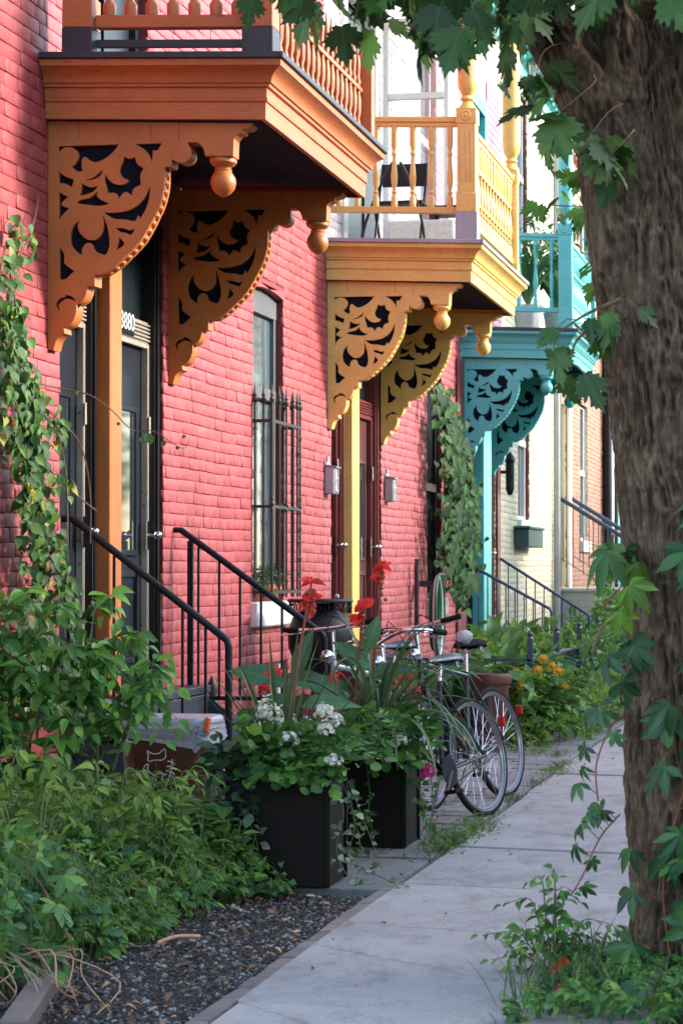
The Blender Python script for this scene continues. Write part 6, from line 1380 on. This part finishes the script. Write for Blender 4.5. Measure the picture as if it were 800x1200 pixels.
for i, (x, y, h_) in enumerate(((-2.95, 9.6, .62), (-2.78, 9.9, .55), (-3.2, 9.3, .66), (-3.05, 8.9, .55))):
    lab = ['tall loose weed with narrow leaves standing in the middle of the bed', 'loose weed leaning to the gravel in front of the broad leaved plants', 'tall weed standing in the deeper part of the bed under the bush', 'tall weed near the five fingered creeper at the left'][i]
    t_ = thing('tall_weed', lab, 'weed', (x, y, 0), 'tall weeds in the front bed'); mb = MB(); lf = LF()
    for j in range(7): a = rnd.random()*6.28; arching(lf, mb, (x, y, .05), (x+.22*math.cos(a), y+.2*math.sin(a), h_*(.75+.3*rnd.random())), .05, 13, .075, NAR if i % 2 else OV)
    lf.build('foliage', 'weedlime', t_); mb.build('stem', 'stem', t_)
# --- climbers on the big maple
tx, ty = -.46, 8.6
def around(a, z, r_=.30): return (tx+r_*math.cos(a), ty+r_*math.sin(a), z)
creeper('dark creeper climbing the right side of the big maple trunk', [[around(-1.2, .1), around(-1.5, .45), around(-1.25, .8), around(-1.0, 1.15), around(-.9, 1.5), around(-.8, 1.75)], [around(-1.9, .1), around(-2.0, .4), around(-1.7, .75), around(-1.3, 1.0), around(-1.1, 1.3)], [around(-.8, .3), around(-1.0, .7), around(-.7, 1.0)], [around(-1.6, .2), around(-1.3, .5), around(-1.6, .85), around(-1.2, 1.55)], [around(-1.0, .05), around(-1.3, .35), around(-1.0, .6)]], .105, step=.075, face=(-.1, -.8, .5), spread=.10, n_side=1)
creeper('creeper sprays hanging off the left side of the big maple over the pavement', [[around(-2.8, .95, .28), (-.76, 8.3, .92), (-.80, 8.2, .80), (-.79, 8.15, .68)], [around(-2.9, .6, .3), (-.79, 8.2, .55), (-.84, 8.1, .43), (-.87, 8.05, .38)], [around(-2.6, 1.15, .28), (-.70, 8.2, 1.12), (-.76, 8.15, 1.0)]], .058, step=.07, face=(-.2, -.7, .6), spread=.045, group=None)
creeper('bright green creeper leaves beside the ribbon left of the maple trunk', [[around(-2.6, 1.45, .28), (-.70, 8.2, 1.42), (-.76, 8.1, 1.34)], [(-.70, 8.2, 1.32), (-.77, 8.1, 1.26), (-.80, 8.05, 1.18)]], .125, 'creeperbright', step=.11, face=(-.2, -.9, .5), spread=.06, group=None)  # brighter, yellower leaf colour than the other creepers on the trunk
creeper('dark creeper leaves just above the bright green ones on the maple', [[around(-2.7, 1.5, .28), (-.72, 8.2, 1.50), (-.78, 8.15, 1.46)], [around(-2.6, 1.2, .28), (-.72, 8.15, 1.12), (-.70, 8.1, 1.02)]], .10, 'creeper', step=.08, face=(-.2, -.9, .5), spread=.05, group=None)
creeper('creeper leaves at the right edge of the picture on the maple trunk', [[around(-.9, 1.75), around(-1.1, 1.6), around(-1.2, 1.45)], [around(-1.0, 1.6), around(-1.2, 1.65, .33)], [around(-1.15, 1.3), around(-1.2, 1.1), around(-1.3, .95)]], .12, 'creeper', step=.07, face=(-.2, -.9, .5), spread=.08, group=None)
M['ribbon'] = simple('bright_green_ribbon', (.02, .55, .18), .4)
q = MB()
for a in (-.5, .2, .9, 2.4, 3.3, 4.2): strap_blade(q, (-.80, 8.35, 1.535), (math.cos(a), -.3, math.sin(a)*.5-.1), .05, .012, 2)
strap_blade(q, (-.80, 8.34, 1.53), (.1, -.1, -1), .09, .010, 1)
tag(q.build('ribbon', 'ribbon', loc=(-.8, 8.35, 1.45)), 'bright green ribbon tied among the creeper leaves left of the trunk', 'ribbon')
# --- sapling and low plants at the foot of the maple
t_ = thing('sapling', 'slender sapling with small leaves at the pavement edge below the maple', 'sapling', (-1.0, 8.6, 0)); lf = LF(); mb = MB(); bx_ = (-1.0, 8.62, 0)
for tip in ((-1.0, 8.6, .37), (-1.16, 8.55, .27), (-1.25, 8.6, .15), (-.90, 8.55, .29), (-.78, 8.6, .20), (-.86, 8.5, .15), (-1.12, 8.5, .17), (-.97, 8.5, .30), (-1.08, 8.65, .34), (-.92, 8.65, .20), (-1.2, 8.5, .08)):
    arching(lf, mb, (bx_[0]+rnd.gauss(0, .01), bx_[1], .02), tip, .015, 9, .050, OV, 0, .004)
    for _ in range(1): e = (tip[0]*.6+bx_[0]*.4+rnd.gauss(0, .07), tip[1]+rnd.gauss(0, .05), tip[2]*.75+rnd.gauss(0, .02)); arching(lf, mb, (bx_[0]*.5+tip[0]*.5, bx_[1], tip[2]*.5), e, .01, 7, .042, OV, 0, .002)
lf.build('foliage', 'bush', t_); mb.build('stem', 'twig', t_)
lf = LF(); mb = MB(); k = 2200; r_ = np.random.RandomState(5); y = 7.6+1.5*r_.rand(k); x = -1.12+.95*r_.rand(k)+.04*np.sin(y*9); h = .03+.09*np.clip((x+1.15)/.5, 0, 1)+.02*np.sin(x*9+y*7); P = np.stack([x, y, .02+h*r_.rand(k)**.6], 1)
m_ = (x > -1.02+.06*np.sin(y*5)+.16*(y-8.0)); P = P[m_]; k = len(P); D = np.stack([r_.normal(0, .7, k), r_.normal(-.3, .5, k), r_.normal(.1, .5, k)], 1); U = np.stack([r_.normal(0, .4, k), r_.normal(-.3, .3, k), np.ones(k)], 1)
lf.put(TRI, P[::3], D[::3], U[::3], .05, 0); lf.put(OV, P[1::3], D[1::3], U[1::3], .05, 1); lf.put(FERN, P[2::3], D[2::3], U[2::3], .06, 0)
tag(lf.build('verge_plants', ['weed', 'creeper'], loc=(-.7, 8.4, 0)), 'low mixed green plants round the foot of the big maple', 'undergrowth', kind='stuff')
for i in range(320):
    x, y = -1.1+.85*rnd.random(), 7.75+1.2*rnd.random(); a = rnd.random()*6.28; strap_blade(mb, (x, y, .01), (math.cos(a)*.5, math.sin(a)*.5, 1), .12+.14*rnd.random(), .006, 4, n_=5)
for i in range(650):   # grass tufts in the seams and by the planters
    cx_, cy_ = rnd.choice([(-1.97, 12.3), (-1.95, 12.6), (-2.05, 12.5), (-1.92, 13.2), (-1.98, 12.0), (-1.96, 14.8), (-1.95, 17.5), (-2.1, 18.6), (-2.5, 18.9), (-1.96, 16.), (-2.12, 12.9)])
    x, y = cx_+rnd.gauss(0, .035), cy_+rnd.gauss(0, .16); a = rnd.random()*6.28; strap_blade(mb, (x, y, .03), (math.cos(a), math.sin(a), .9), .05+.08*rnd.random(), .005, 7, n_=4)
tag(mb.build('grass', 'grass', angle=180, loc=(-1.5, 10, 0)), 'green grass blades along the pavement seams and round the maple', 'grass', kind='stuff')
lf = LF(); k = 900; r_ = np.random.RandomState(8); c = np.array([(-1.97, 12.3), (-2.02, 12.6), (-1.93, 12.9), (-1.98, 13.4), (-2.3, 18.8), (-1.96, 17)])[r_.randint(0, 6, k)]
P = np.stack([c[:, 0]+r_.normal(0, .06, k), c[:, 1]+r_.normal(0, .2, k), .045+.03*r_.rand(k)], 1); lf.put(TRI, P, r_.normal(0, 1, (k, 3))*np.array([1, 1, .3]), np.array([0, 0, 1])+r_.normal(0, .25, (k, 3)), .022)
tag(lf.build('seam_weeds', 'weedlime', loc=(-2, 13, 0)), 'tiny weeds growing in the seam between pavement and path', 'weeds', kind='stuff')
labs = ['small red bloom left of the maple foot, higher one', 'small red bloom left of the maple foot, middle one', 'small pink red bloom lowest by the maple foot', 'tiny white bloom low by the sapling']
for (x, y, z), lab, mt in zip(((-.94, 8.2, .10), (-.90, 8.15, .13), (-.925, 8.1, .055), (-.99, 8.1, .02)), labs, ('pred', 'pred', 'ppink', 'pwhite')):
    f_ = thing('small_flower', lab, 'flower', (x, y, 0), 'small blooms at the foot of the maple'); fl = LF(); flowerhead(fl, (x, y, z), .012, 8, 0, OV, .022); fl.build('petals', mt, f_); mb = MB(); mb.tube([(x, y, 0), (x, y, z)], .002, 4); mb.build('stem', 'stem', f_)
# --- tidy origins of single-mesh things
for o in list(COL.objects):
    if o.parent is None and o.type == 'MESH' and o.location.length < 1e-6:
        co = np.empty(len(o.data.vertices)*3); o.data.vertices.foreach_get('co', co); co = co.reshape(-1, 3); mn, mx_ = co.min(0), co.max(0)
        c = np.array([(mn[0]+mx_[0])/2, (mn[1]+mx_[1])/2, mn[2]]); o.data.vertices.foreach_set('co', (co-c).ravel()); o.location = c; o.data.update()
